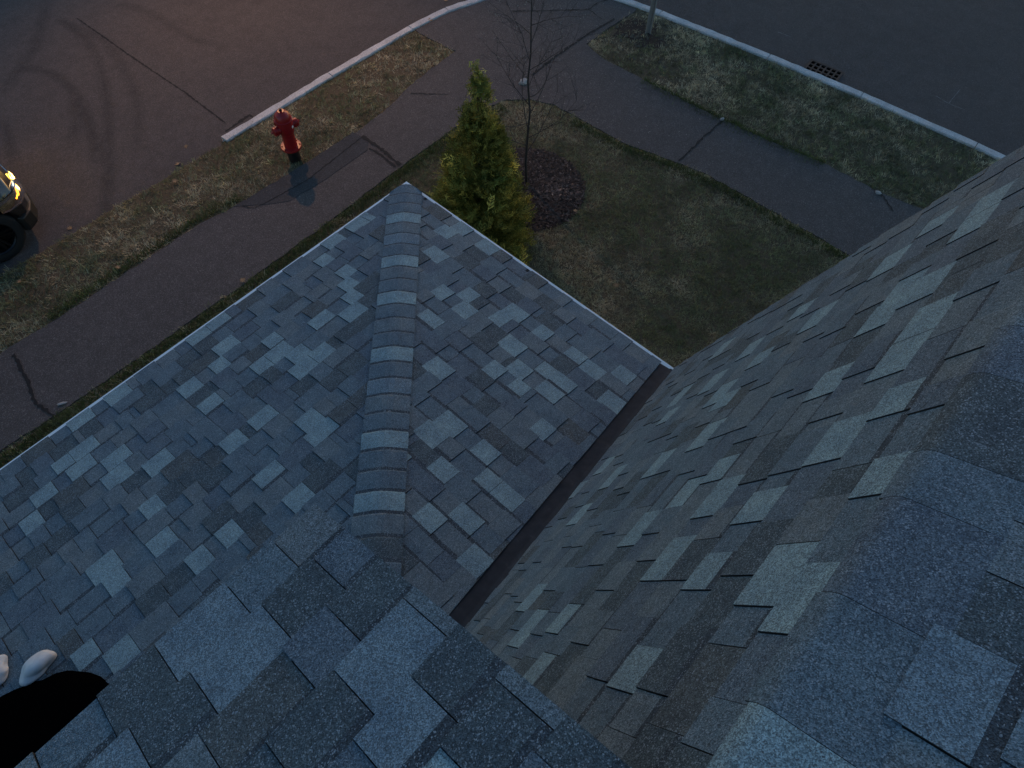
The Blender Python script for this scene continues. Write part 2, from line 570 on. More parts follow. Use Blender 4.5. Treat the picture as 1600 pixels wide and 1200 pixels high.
# bark chips
NB = 7000
a = rng.uniform(0, 2 * np.pi, NB); r_ = MR * np.sqrt(rng.uniform(0, 1, NB)) * 0.99
cx = MC[0] + r_ * np.cos(a); cy = MC[1] + r_ * np.sin(a); cz = 0.052 - 0.055 * (r_ / MR) ** 2
th = rng.uniform(0, 2 * np.pi, NB); L = rng.uniform(0.008, 0.035, NB); w_ = L * rng.uniform(0.2, 0.5, NB); tl = rng.normal(0, 0.35, NB)
ux, uy = np.cos(th), np.sin(th)
def cnr(s, t):
    return np.c_[cx + ux * L * s - uy * w_ * t, cy + uy * L * s + ux * w_ * t, cz + 0.006 + L * s * np.sin(tl) + w_ * t * 0.3]
V = np.stack([cnr(-1, -1), cnr(1, -1), cnr(1, 1), cnr(-1, 1)], 1).reshape(-1, 3)
tc = np.array([0.075, 0.056, 0.048]) * rng.lognormal(0, 0.5, (NB, 1)) * (1 + 0.7 * np.exp(-((cx - MC[0] - 0.25) ** 2 + (cy - MC[1] + 0.35) ** 2) / 0.08))[:, None] + rng.uniform(0, 0.01, (NB, 1))
o = quads_obj('bark_chips', V, np.arange(4 * NB).reshape(-1, 4), np.repeat(tc, 4, 0), BLADE)
o.parent = mul; tag(o, kind='stuff')


# ------------------------------------------------------------------ grass (nobody could count it)
def vnoise(x, y, s, seed):
    """cheap value noise on arrays"""
    r_ = np.random.default_rng(seed)
    tab = r_.random((64, 64))
    X, Y = x * s + 1000, y * s + 1000
    xi, yi = np.floor(X).astype(int), np.floor(Y).astype(int)
    fx, fy = X - xi, Y - yi
    fx = fx * fx * (3 - 2 * fx); fy = fy * fy * (3 - 2 * fy)
    g = lambda i, j: tab[(xi + i) % 64, (yi + j) % 64]
    return (g(0, 0) * (1 - fx) + g(1, 0) * fx) * (1 - fy) + (g(0, 1) * (1 - fx) + g(1, 1) * fx) * fy


def fbm(x, y, s, seed):
    return (vnoise(x, y, s, seed) * 0.5 + vnoise(x, y, s * 2.1, seed + 1) * 0.3 + vnoise(x, y, s * 4.3, seed + 2) * 0.2)


def grass(name, label, poly, dens, straw, thin=0.0, seed=1, length=(0.025, 0.06), tv=0.3):
    xs = [p[0] for p in poly]; ys = [p[1] for p in poly]
    N = int((max(xs) - min(xs)) * (max(ys) - min(ys)) * dens)
    x = rng.uniform(min(xs), max(xs), N); y = rng.uniform(min(ys), max(ys), N)
    k = inpoly(x, y, poly) & ~inpoly(x, y, walk_poly) & (np.hypot(x - MC[0], y - MC[1]) > MR * 0.985)
    k &= ~inpoly(x, y, [(-9, -9), (2.6, -9), (2.6, 3.3), (-9, 3.3)])
    x, y = x[k], y[k]
    dn = fbm(x, y, 1.7, seed + 20)
    keep = rng.random(len(x)) > thin * np.clip((dn - 0.42) * 5, 0, 1) 
    x, y = x[keep], y[keep]
    # scuffed earth round the post foot
    keep = (np.hypot(x - 10.28, (y - 6.05) * 0.8) > 0.45) | (rng.random(len(x)) < 0.45)
    x, y = x[keep], y[keep]
    # gather blades into tufts with their own tone and height
    nt_ = max(1, len(x) // 14)
    cxy = np.c_[x[:nt_], y[:nt_]]; tid = rng.integers(0, nt_, len(x))
    loose = rng.random(len(x)) < 0.35
    rad = rng.normal(0, 0.022, (len(x), 2))
    x = np.where(loose, x, cxy[tid, 0] + rad[:, 0]); y = np.where(loose, y, cxy[tid, 1] + rad[:, 1])
    ttone = rng.lognormal(0, tv, nt_)[tid]; tst = rng.normal(0, tv * 0.8, nt_)[tid]; tth = rng.uniform(0, 6.28, nt_)[tid]; tlen = rng.uniform(0.6, 1.5, nt_)[tid]
    n = len(x)
    st = np.clip((fbm(x, y, 1.1, seed) - 0.5) * 2.2 + (fbm(x, y, 4.0, seed + 3) - 0.5) * 7 * tv + straw + tst + rng.normal(0, 0.12, n), 0, 1)
    green = np.array([0.185, 0.190, 0.095]); tan = np.array([0.450, 0.375, 0.245])
    col = green * (1 - st[:, None]) + tan * st[:, None]
    col *= (0.45 + 1.1 * fbm(x, y, 3.1, seed + 5))[:, None] * rng.lognormal(0, 0.18, (n, 1)) * ttone[:, None]
    L = rng.uniform(*length, n) * (0.7 + 0.6 * fbm(x, y, 2.2, seed + 8)) * tlen; th = tth + rng.normal(0, 0.7, n)
    tilt = np.where(rng.random(n) < 0.75, rng.uniform(1.0, 1.5, n), rng.uniform(0.3, 1.0, n))
    w = rng.uniform(0.0025, 0.0052, n)
    dx, dy = np.cos(th), np.sin(th)
    z0 = np.full(n, -0.02)
    p0 = np.c_[x - dy * w, y + dx * w, z0]; p1 = np.c_[x + dy * w, y - dx * w, z0]
    hx = x + dx * L * np.sin(tilt); hy = y + dy * L * np.sin(tilt); hz = z0 + L * np.cos(tilt) + 0.008
    p2 = np.c_[hx + dy * w * 0.4, hy - dx * w * 0.4, hz]; p3 = np.c_[hx - dy * w * 0.4, hy + dx * w * 0.4, hz]
    V = np.stack([p0, p1, p2, p3], 1).reshape(-1, 3)
    o = quads_obj(name, V, np.arange(4 * n).reshape(-1, 4), np.repeat(col, 4, 0), BLADE)
    tag(o, label, 'grass', kind='stuff')
    return n


ng = 0
ng += grass('grass', 'patchy grass verge between the walk and the hydrant street', [(-2.6, 7.6), (7.9, 7.6), (7.9, 8.93), (-2.6, 8.93)], 4600, 0.28, 0.55, 11)
ng += grass('grass', 'narrow grass strip between the house eave and the walk', [(-3, 3.2), (4.2, 3.2), (4.2, 6.8), (-3, 6.8)], 3600, 0.16, 0.15, 31)
ng += grass('grass', 'front lawn round the evergreen and the mulch ring', [(4.2, 0.2), (8.3, 0.2), (8.3, 6.8), (4.2, 6.8)], 5600, 0.19, 0.08, 51, (0.02, 0.045), 0.11)
ng += grass('grass', 'patchy straw coloured grass verge beside the storm drain street',
            [(9.2, -2.5), (11.50, -2.5), (11.50, 0.45), (11.37, 2.35), (11.20, 4.01), (10.93, 6.1), (10.85, 6.55), (9.2, 6.55)], 4800, 0.52, 0.5, 71)
# longer green fringe where the lawn meets the walk
def fringe(pts, seed, n_per=900, w=0.10, side=1):
    out = []
    for a_, b_ in zip(pts[:-1], pts[1:]):
        k = int(math.dist(a_, b_) * n_per)
        t = rng.random(k); off = np.abs(rng.normal(0, w, k)) * side
        d = np.array([b_[0] - a_[0], b_[1] - a_[1]]); d /= np.linalg.norm(d)
        out.append(np.c_[a_[0] + (b_[0] - a_[0]) * t - d[1] * off, a_[1] + (b_[1] - a_[1]) * t + d[0] * off])
    p = np.concatenate(out); n = len(p); x, y = p[:, 0], p[:, 1]
    col = np.array([0.085, 0.110, 0.036]) * rng.lognormal(0, 0.3, (n, 1)) * (0.6 + 0.8 * fbm(x, y, 3, seed))[:, None]
    L = rng.uniform(0.03, 0.075, n); th = rng.uniform(0, 2 * np.pi, n); tilt = rng.uniform(0.3, 1.3, n); w_ = rng.uniform(0.0022, 0.0045, n)
    dx, dy = np.cos(th), np.sin(th)
    hx, hy, hz = x + dx * L * np.sin(tilt), y + dy * L * np.sin(tilt), -0.02 + L * np.cos(tilt) + 0.008
    V = np.stack([np.c_[x - dy * w_, y + dx * w_, x * 0 - 0.02], np.c_[x + dy * w_, y - dx * w_, x * 0 - 0.02],
                  np.c_[hx + dy * w_ * .4, hy - dx * w_ * .4, hz], np.c_[hx - dy * w_ * .4, hy + dx * w_ * .4, hz]], 1).reshape(-1, 3)
    return V, np.repeat(col, 4, 0)


fr = [fringe([(-2.5, 6.47), (0.16, 6.45), (2.4, 6.46), (5.05, 6.56), (6.1, 6.6), (7.2, 6.5)], 1, 900, 0.10, -1),
      fringe([(7.75, 5.4), (7.8, 4.5), (8.02, 3.6), (8.12, 2.8), (8.13, 0.4)], 2, 800, 0.08, -1),
      fringe([(9.34, 5.2), (9.42, 3.68), (9.52, 2.75), (9.63, 2.0)], 3, 900, 0.10, -1),
      fringe([(0.2, 7.78), (2.4, 7.84), (3.1, 7.76)], 4, 700, 0.08, 1)]
V = np.concatenate([f[0] for f in fr]); T = np.concatenate([f[1] for f in fr])
o = quads_obj('grass', V, np.arange(len(V)).reshape(-1, 4), T, BLADE)
tag(o, 'longer dark green grass fringe along the edges of the walk', 'grass', kind='stuff')

# ================================================================== THE HOUSE
house = empty('house', (0, 0, 0))
tag(house, 'grey shingled house with low hip roof, dormer and steep gambrel slope', 'house')
CX, CY, ZE = 2.878, 3.665, 3.052          # outer corner of the low eave
SL = 0.309                                 # slope of the low hip roof
YB, ZB = -0.23, 6.145                      # break line of the gambrel
SP = math.tan(R(70)); SU = math.tan(R(25))
DX, DY = 0.18, 0.78                        # dormer: right rake and front eave
XL = -4.5                                  # left end of what is built
EXPO = 0.143
# where the pale (and a few very dark) tabs lie on each slope, as seen in the photograph
PALE_FRONT = [(514, 415), (544, 446), (547, 466), (560, 491), (507, 501), (514, 556), (424, 535), (437, 552), (470, 557), (475, 586), (480, 651), (420, 661), (405, 580),
              (563, 355), (528, 380), (536, 424), (350, 507), (307, 537), (367, 545), (337, 570), (290, 604), (192, 620), (132, 657), (327, 635), (370, 700),
              (145, 705), (252, 722), (107, 732), (140, 740), (185, 730), (195, 752), (420, 737), (50, 815), (180, 895), (305, 872), (126, 1024), (186, 1022), (260, 860),
              (355, 830), (240, 800), (70, 780), (450, 780), (20, 700)]
PALE_SIDE = [(685, 460), (670, 505), (692, 577), (677, 685), (712, 362), (746, 386), (688, 401), (730, 462), (721, 487), (777, 497), (810, 491), (710, 660), (690, 735),
             (765, 707), (755, 745), (725, 815), (740, 880), (687, 740), (660, 825), (968, 628), (850, 515), (800, 545), (765, 585), (808, 585), (790, 610), (840, 675), (800, 780), (900, 560), (860, 620)]
PALE_STEEP = [(1125, 670), (1040, 655), (1110, 800), (1210, 790), (1355, 765), (1350, 675), (1130, 895), (1265, 885), (1300, 930), (970, 740), (945, 730), (920, 800), (900, 775),
              (825, 940), (890, 980), (830, 980), (1000, 1065), (1120, 745), (830, 1060), (1455, 360), (1535, 350), (1575, 300), (1380, 420), (1480, 430), (1480, 485),
              (1295, 490), (1260, 485), (1360, 515), (1415, 565), (1140, 540), (1185, 540), (1190, 565), (1112, 600), (1134, 614), (1028, 738), (1060, 870), (985, 840), (1430, 620), (1300, 600)]
PALE_DORMER = [(338, 981), (379, 1040), (635, 1020), (180, 1100), (210, 1170), (640, 1130), (450, 1140)]
DARK_DORMER = [(475, 960), (317, 1098), (556, 1112), (250, 1040), (700, 1010)]
PALE_UPPER = [(1480, 1080)]


def clip(poly, a, b, c):
    """keep a*x+b*y<=c"""
    out = []
    for i in range(len(poly)):
        p = poly[i]; q = poly[(i + 1) % len(poly)]
        dp = a * p[0] + b * p[1] - c; dq = a * q[0] + b * q[1] - c
        if dp <= 0: out.append(p)
        if (dp < 0 < dq) or (dq < 0 < dp):
            t = dp / (dp - dq)
            out.append((p[0] + (q[0] - p[0]) * t, p[1] + (q[1] - p[1]) * t))
    return out


def area(poly):
    return 0.5 * abs(sum(poly[i][0] * poly[(i + 1) % len(poly)][1] - poly[(i + 1) % len(poly)][0] * poly[i][1] for i in range(len(poly))))


def piece_mesh(poly, s0, thick, lift, span, band=0.0):
    n = len(poly)
    h = lambda s: lift * max(0, 1 - (s - s0) / span)
    v = [(a, s, h(s)) for a, s in poly] + [(a, s, h(s) + thick) for a, s in poly]
    f = [tuple(reversed(range(n)))] + [(i, (i + 1) % n, (i + 1) % n + n, i + n) for i in range(n)]
    m = [1] + [1] * n
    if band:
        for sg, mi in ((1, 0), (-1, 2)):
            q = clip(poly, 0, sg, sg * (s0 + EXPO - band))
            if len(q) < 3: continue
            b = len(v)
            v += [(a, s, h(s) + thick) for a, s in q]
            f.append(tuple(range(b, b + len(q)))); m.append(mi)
    else:
        f.append(tuple(range(n, 2 * n))); m.append(0)
    return v, f, m


SHARED = {}


def signed(poly):
    return sum(poly[i][0] * poly[(i + 1) % len(poly)][1] - poly[(i + 1) % len(poly)][0] * poly[i][1] for i in range(len(poly)))


def lay_shingles(deck, O, A, U, planes, arange, srange, seed, widths=(0.10, 0.125, 0.15, 0.175, 0.20), author=None, limit=300, vis_margin=60, TK=(0.0105, 0.0045, 0.0095), pale=(), dark=(), ptone='light'):
    """courses of single shingle tabs on one slope. planes: half planes a*x+b*y<=c in slope coordinates"""
    rd = random.Random(seed)
    O, A, U = Vector(O), Vector(A).normalized(), Vector(U).normalized()
    N = A.cross(U).normalized()
    M = Matrix(((A.x, U.x, N.x, O.x), (A.y, U.y, N.y, O.y), (A.z, U.z, N.z, O.z), (0, 0, 0, 1)))
    names = list(TW); wts = [TW[k] * (0.12 if (pale and k == 'light') else 1) for k in names]
    items = []
    hints = {}
    for tone, pts in ((ptone, pale), ('dark', dark)):
        for x, y in pts:
            d = FW + RT * ((x - 800) / FPX) - UP * ((y - 600) / FPX)
            t = (O - CAM).dot(N) / d.dot(N)
            q = CAM + d * t - O
            hints.setdefault(int(math.floor(q.dot(U) / EXPO)), []).append((q.dot(A), tone))
    k0 = int(math.floor(srange[0] / EXPO)); k1 = int(math.ceil(srange[1] / EXPO))
    for k in range(k0, k1):
        s0 = k * EXPO
        seq = []
        if author and k in author:
            seq = author[k]
        else:
            a = arange[0] - rd.uniform(0, 0.3)
            raised = rd.random() < 0.5
            prev = None
            hs = sorted(hints.get(k, []))
            while a < arange[1]:
                wd = rd.choice(widths)
                while hs and hs[0][0] < a: hs.pop(0)
                if hs:
                    hw = rd.choice(widths[1:4])
                    ha = hs[0][0] - hw / 2
                    if ha <= a + 0.06:
                        seq.append((a, a + hw, hs[0][1], True)); a += hw; hs.pop(0); raised = False; prev = 'light'
                        continue
                    if a + wd > ha - 0.05: wd = ha - a
                if rd.random() < 0.04: wd = 0.045
                t = rd.choices(names, wts)[0]
                if prev == 'light' and t == 'light' and rd.random() < 0.7: t = rd.choice(('mid', 'dark', 'mid2'))
                if raised is False and t == 'light' and rd.random() < 0.5: t = 'mid'
                seq.append((a, a + wd, t, raised)); prev = t
                a += wd
                raised = (not raised) if rd.random() < 0.8 else raised
        for a0, a1, t, raised in seq:
            drop = rd.choice((0.0, 0.002, 0.004)) + (0.003 if raised else 0)
            span = EXPO + 0.035
            full = [(a0 + 0.0013, s0 - drop), (a1 - 0.0013, s0 - drop), (a1 - 0.0013, s0 + span), (a0 + 0.0013, s0 + span)]
            p = full
            for (ca, cb, cc) in planes:
                p = clip(p, ca, cb, cc)
                if len(p) < 3: break
            if len(p) < 3 or area(p) < 4e-4: continue
            thick = TK[0] if raised else TK[1]
            lift = TK[2]
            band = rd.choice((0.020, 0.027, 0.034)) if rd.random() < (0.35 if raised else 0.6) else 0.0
            items.append((p, p == full, s0, a0, a1, drop, thick, lift, span, t, band))
    # rank by size in the photograph
    ranked = []
    for it in items:
        pts = [M @ Vector((a, min(s, it[2] + EXPO), 0.01)) for a, s in it[0]]
        q = [px(x) for x in pts]
        ar = 0
        if all(q):
            cxx = sum(x[0] for x in q) / len(q); cyy = sum(x[1] for x in q) / len(q)
            if -vis_margin < cxx < 1600 + vis_margin and -vis_margin < cyy < 1200 + vis_margin:
                ar = area(q)
        ranked.append((ar, it))
    ranked.sort(key=lambda z: -z[0])
    rest = MB()
    tl = list(TONES)
    cnt = 0
    for i, (ar, it) in enumerate(ranked):
        p, isfull, s0, a0, a1, drop, thick, lift, span, t, band = it
        if i < limit and ar > 40:
            cnt += 1
            if isfull:
                key = (round(a1 - a0, 4), round(drop, 4), thick, band)
                if key not in SHARED:
                    q = [(a - a0, s - s0) for a, s in p]
                    v, f, fm = piece_mesh(q, 0, thick, lift, span, band)
                    me = bpy.data.meshes.new('shingle')
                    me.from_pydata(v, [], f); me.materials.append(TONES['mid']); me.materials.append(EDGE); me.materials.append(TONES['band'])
                    me.polygons.foreach_set('material_index', fm); me.update()
                    SHARED[key] = me
                o = bpy.data.objects.new('shingle', SHARED[key]); COL.objects.link(o)
                o.parent = deck
                o.matrix_local = M @ Matrix.Translation((a0, s0, 0))
            else:
                if signed(p) < 0: p = p[::-1]
                v, f, fm = piece_mesh(p, s0, thick, lift, span, band)
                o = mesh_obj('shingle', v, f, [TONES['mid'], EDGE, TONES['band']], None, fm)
                o.parent = deck
                o.matrix_local = M
            o.material_slots[0].link = 'OBJECT'
            o.material_slots[0].material = TONES[t]
        else:
            if signed(p) < 0: p = p[::-1]
            v, f, fm = piece_mesh(p, s0, thick, lift, span, band)
            b = len(rest.v)
            rest.v += [tuple(M @ Vector(x)) for x in v]
            rest.f += [tuple(j + b for j in ff) for ff in f]
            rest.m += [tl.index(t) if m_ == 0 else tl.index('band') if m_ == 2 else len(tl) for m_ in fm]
    if rest.v:
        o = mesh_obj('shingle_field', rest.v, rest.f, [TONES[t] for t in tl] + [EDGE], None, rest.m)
        o.parent = deck
        o['kind'] = 'stuff'
    return cnt, len(items)


def deck_obj(name, pts, thick=0.02):
    n = len(pts)
    nn = (Vector(pts[1]) - Vector(pts[0])).cross(Vector(pts[2]) - Vector(pts[0])).normalized()
    if nn.z < 0: nn = -nn
    v = [Vector(p) - nn * 0.002 for p in pts] + [Vector(p) - nn * thick for p in pts]
    f = [tuple(range(n)), tuple(reversed(range(n, 2 * n)))] + [(i, (i + 1) % n, (i + 1) % n + n, i + n) for i in range(n)]
    o = mesh_obj(name, v, f, FELT, None)
    o.parent = house
    bm = bmesh.new(); bm.from_mesh(o.data); bmesh.ops.recalc_face_normals(bm, faces=bm.faces); bm.to_mesh(o.data); bm.free()
    return o


zl = lambda x, y: ZE + SL * min(CX - x, CY - y)
VK = SL / SP                               # valley: y = YV - VK*(CX-x)
YV = YB + (ZB - ZE) / SP
TH = (CY - YV) / (1 - VK)                  # hip meets the valley
HX, HY = CX - TH, CY - TH
HZ = ZE + SL * TH
YW = 0.5                                   # dormer front wall
FLW = 0.105                                # open width of the valley flashing
cl = 1 / math.sqrt(1 + SL * SL)
# left slope of the low roof: falls to the hydrant street
d1 = deck_obj('front_slope', [(XL, CY, ZE), (CX, CY, ZE), (HX, HY, HZ), (XL, HY, HZ)])
c1 = lay_shingles(d1, (CX, CY, ZE), (-1, 0, 0), (0, -cl, SL * cl),
                  [(0, -1, 0.008), (-1, cl, 0.0), (0, 1, TH / cl), (1, 0, CX - XL)], (0, CX - XL), (0, TH / cl), 3, pale=PALE_FRONT)
# right slope: falls to the drain street, ends at the valley flashing
d2 = deck_obj('side_slope', [(CX, CY, ZE), (CX, YV, ZE), (HX, HY, HZ)])
# slope coords: a along +Y from (CX,YV), s up along -X ; y = YV + a ; x = CX - s*cl
c2 = lay_shingles(d2, (CX, YV, ZE), (0, 1, 0), (-cl, 0, SL * cl),
                  [(0, -1, 0.008), (1, cl, CY - YV), (-1, -VK * cl, -FLW)], (-0.3, CY - YV), (0, TH / cl), 5, pale=PALE_SIDE)
# steep lower slope of the gambrel
cp = math.cos(R(70)); sp = math.sin(R(70))
XR = CX + 0.03
XP = -0.05
zv = lambda x: ZE + SL * (CX - x)
d3 = deck_obj('steep_slope', [(XP, YB + (ZB - zv(XP)) / SP, zv(XP)), (CX, YV, ZE), (XR, YV, ZE), (XR, YB, ZB), (XP, YB, ZB)])
LP = (ZB - ZE) / sp
# slope coords: a along -X from XR ; s up along (0,-cp,sp) from the level of the eave
kk = SL / sp
c3 = lay_shingles(d3, (XR, YV, ZE), (-1, 0, 0), (0, -cp, sp),
                  [(-1, 0, 0.012), (kk, -1, -0.012 + kk * 0.03), (0, 1, LP - 0.004), (1, 0, XR - XP)], (0, XR - XP), (0, LP), 9,
                  widths=(0.10, 0.125, 0.15, 0.175, 0.20), TK=(0.0065, 0.0035, 0.0065), pale=PALE_STEEP)
# upper slope: dormer part and the part above the break
cu = math.cos(R(25)); su = math.sin(R(25))
zu = lambda y: ZB + SU * (YB - y)
YT = -3.2
d4 = deck_obj('upper_slope', [(XL, DY, zu(DY)), (DX, DY, zu(DY)), (DX, YB, ZB), (XR, YB, ZB), (XR, YT, zu(YT)), (XL, YT, zu(YT))])
bm = bmesh.new(); bm.from_mesh(d4.data); bmesh.ops.triangulate(bm, faces=[x for x in bm.faces if len(x.verts) > 4]); bm.to_mesh(d4.data); bm.free()
LD = (DY - YT) / cu
SB = (DY - YB) / cu
c4 = lay_shingles(d4, (DX, DY, zu(DY)), (-1, 0, 0), (0, -cu, su), [(0, -1, 0.02), (-1, 0, 0.012), (1, 0, DX - XL)], (0, DX - XL), (0, LD), 21,
                  widths=(0.12, 0.145, 0.17, 0.19, 0.21), TK=(0.007, 0.0035, 0.006), pale=PALE_DORMER, dark=DARK_DORMER, ptone='soft')
c5 = lay_shingles(d4, (XR, YB, ZB), (-1, 0, 0), (0, -cu, su), [(0, -1, -EXPO + 0.01), (-1, 0, 0.012), (1, 0, XR - DX - 0.013)], (0, XR - DX), (EXPO, LD - SB), 33,
                  widths=(0.12, 0.15, 0.18, 0.21, 0.24), TK=(0.007, 0.0035, 0.006), pale=PALE_UPPER, ptone='soft')
# the course on the break line is bent over it, one object per tab
bend_mat = Matrix(((-1, 0, 0, XR), (0, 1, 0, 0), (0, 0, 1, 0), (0, 0, 0, 1)))
rd = random.Random(77)
a = -0.012; k = 0
while a < XR - DX - 0.02:
    wd = rd.choice((0.13, 0.165, 0.2, 0.24)); b = min(a + wd, XR - DX - 0.013)
    t = rd.choices(list(TW), [TW[q] for q in TW])[0]
    th_ = rd.choice((0.0035, 0.005)); dn = rd.uniform(0.03, 0.05)
    prof = []
    nP = Vector((0, sp, cp)); nU = Vector((0, su, cu)); e0 = Vector((0, YB, ZB))
    for q in (-dn, -0.011): prof.append((e0 - Vector((0, -cp, sp)) * (-q) , nP))
    for w_ in (0.25, 0.5, 0.75):
        nv = (nP * (1 - w_) + nU * w_).normalized()
        prof.append((e0 - nv * 0.002 + Vector((0, -cp, sp)) * (-0.005 * (1 - w_)) + Vector((0, -cu, su)) * (0.005 * w_), nv))
    for q in (0.011, 0.08, EXPO + 0.02): prof.append((e0 + Vector((0, -cu, su)) * q, nU))
    v = []; f = []
    off = 0.0115
    for lay in (0, 1):
        for i_, (pp, nv) in enumerate(prof):
            o_ = off * (1 - max(0, i_ - 4) / 4.5) + 0.002 + th_ * lay
            for aa in (a + 0.0006, b - 0.0006):
                w3 = pp + nv * o_
                v.append((XR - aa, w3.y, w3.z))
    n_p = len(prof); B = 2 * n_p; fm = []
    for i_ in range(n_p - 1):
        f.append((B + 2 * i_, B + 2 * i_ + 1, B + 2 * i_ + 3, B + 2 * i_ + 2)); fm.append(0)
        f.append((2 * i_, 2 * i_ + 2, 2 * i_ + 3, 2 * i_ + 1)); fm.append(1)
        f.append((2 * i_, B + 2 * i_, B + 2 * i_ + 2, 2 * i_ + 2)); fm.append(1)
        f.append((2 * i_ + 1, 2 * i_ + 3, B + 2 * i_ + 3, B + 2 * i_ + 1)); fm.append(1)
    f.append((0, 1, B + 1, B)); fm.append(1)
    o = mesh_obj('shingle', v, f, [TONES[t], EDGE], None, fm, True); o.parent = d4
    bm = bmesh.new(); bm.from_mesh(o.data); bmesh.ops.recalc_face_normals(bm, faces=bm.faces); bm.to_mesh(o.data); bm.free()
    e_ = o.modifiers.new('split', 'EDGE_SPLIT'); e_.split_angle = R(50)
    a = b
print('shingles', c1, c2, c3, c4, c5)

# hip caps: one bent shingle each, lapped up the hip
hd = Vector((-1, -1, SL)).normalized()
t1 = Vector((-1, 0, 0)); t1 = (t1 - hd * t1.dot(hd)).normalized()       # along the front slope, away from the hip
n1 = Vector((0, SL, 1)).normalized(); n2_ = Vector((SL, 0, 1)).normalized()
e1 = n1.cross(hd).normalized(); e2 = n2_.cross(hd).normalized()
if e1.x > 0: e1 = -e1
if e2.y > 0: e2 = -e2
nm = (n1 + n2_).normalized()
cap_tones = ['mid', 'mid', 'mid', 'light', 'mid2', 'soft', 'mid', 'light', 'mid2', 'mid', 'light', 'mid', 'mid2', 'mid', 'light', 'mid', 'soft', 'mid2', 'mid', 'light', 'mid', 'mid', 'light', 'mid2', 'dark', 'mid', 'mid2', 'blue', 'mid', 'mid', 'mid2']
C0 = Vector((CX, CY, ZE))
capw = 0.135
for k in range(29):
    s0 = 0.02 + k * EXPO
    if s0 > TH * math.sqrt(2 + SL * SL) - 0.1: break
    v = []; f = []
    prof = [(-1.0, e1), (-0.8, e1), (-0.5, e1), (-0.22, e1), (0, None), (0.22, e2), (0.5, e2), (0.8, e2), (1.0, e2)]
    cols = len(prof)
    rows = [(0.0, 0.013), (0.010, 0.015), (0.08, 0.010), (EXPO - 0.026, 0.006), (0.185, 0.001)]
    for layer in (0, 1):
        for s, h in rows:
            for q, e in prof:
                w = capw * abs(q)
                if s == 0.0 and abs(q) == 1.0: w *= 0.955                    # clipped corners
                base = C0 + hd * (s0 + s) + (e * w if e else Vector((0, 0, 0)))
                over = max(base.x - CX - 0.012, base.y - CY - 0.012, 0)
                base = base + Vector((-over, -over, over * SL)) * (1 if over > 0 else 0)
                nv = n1 if q < 0 else n2_ if q > 0 else nm
                rnd = -0.004 * max(0, 1 - abs(q) / 0.22)
                v.append(base + (nv * 0.9 + nm * 0.1).normalized() * (0.016 + h + rnd - (0.008 if layer == 0 else 0)))
    nr = len(rows); B = nr * cols; fm = []
    for i in range(nr - 1):
        for j in range(cols - 1):
            a = i * cols + j
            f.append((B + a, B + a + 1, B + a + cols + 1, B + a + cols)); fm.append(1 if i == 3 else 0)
            f.append((a, a + cols, a + cols + 1, a + 1)); fm.append(2)
    for j in range(cols - 1):
        f.append((j, j + 1, B + j + 1, B + j)); a = (nr - 1) * cols + j; f.append((a + 1, a, B + a, B + a + 1))
    for i in range(nr - 1):
        a = i * cols; f.append((a, B + a, B + a + cols, a + cols)); a = i * cols + cols - 1; f.append((a, a + cols, B + a + cols, B + a))
    fm += [2] * (len(f) - len(fm))
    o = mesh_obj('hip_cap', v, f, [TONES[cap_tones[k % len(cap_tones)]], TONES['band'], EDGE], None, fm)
    o.parent = d1
    bm = bmesh.new(); bm.from_mesh(o.data); bmesh.ops.recalc_face_normals(bm, faces=bm.faces); bm.to_mesh(o.data); bm.free()

# valley flashing: bent dark metal
FLASH, n_, b_ = nodes('dark_flashing')
p_ = pos(n_)
c_ = ramp(n_, noise(n_, p_, 14, 5, 0.65), [(0.3, (0.026, 0.030, 0.038)), (0.6, (0.038, 0.043, 0.053)), (0.75, (0.060, 0.065, 0.076))])
n_.links.new(c_, b_.inputs['Base Color']); b_.inputs['Roughness'].default_value = 0.8; b_.inputs['Specular IOR Level'].default_value = 0.12
vdir = Vector((-1, -VK, SL)).normalized()
v = []
for t in np.linspace(-0.012, TH, 26):
    b0 = Vector((CX - t, YV - VK * t, ZE + SL * t))
    w1 = 0.15; j = random.uniform(-0.002, 0.002)
    v += [b0 + Vector((0, w1, 0)) + n2_ * (0.003), b0 + Vector((0, 0.03, 0)) + n2_ * (0.004 + j), b0 + n2_ * 0.012,
          b0 + Vector((0, -cp, sp)) * 0.02 + Vector((0, sp, cp)) * (0.006 + j), b0 + Vector((0, -cp, sp)) * 0.07 + Vector((0, sp, cp)) * 0.003]
f = [(i * 5 + k, i * 5 + k + 1, i * 5 + k + 6, i * 5 + k + 5) for i in range(25) for k in range(4)]
mesh_obj('valley_flashing', v, f, FLASH, None).parent = house

# white drip edges along the low eave
m = MB()
m.box((XL, CY - 0.012, ZE - 0.045), (CX + 0.034, CY + 0.034, ZE + 0.004))
m.build('drip_edge', WHITE, house, bevel=0.003)
m = MB()
m.box((CX - 0.012, YV + 0.005, ZE - 0.045), (CX + 0.034, CY - 0.0125, ZE + 0.004))
m.build('drip_edge', WHITE, house, bevel=0.003)
m = MB(); m.box((XL, CY - 0.06, ZE - 0.2), (CX - 0.02, CY - 0.015, ZE - 0.047)); m.build('fascia', WHITE, house)
m = MB(); m.box((CX - 0.06, YV + 0.01, ZE - 0.2), (CX - 0.015, CY - 0.0605, ZE - 0.047)); m.build('fascia', WHITE, house)
# flashing pins seen on the side eave
for yy in (3.42, 2.28):
    m = MB(); m.box((CX - 0.03, yy - 0.012, ZE + 0.004), (CX + 0.0, yy + 0.012, ZE + 0.022)); m.build('eave_clip', EDGE, house, bevel=0.002)
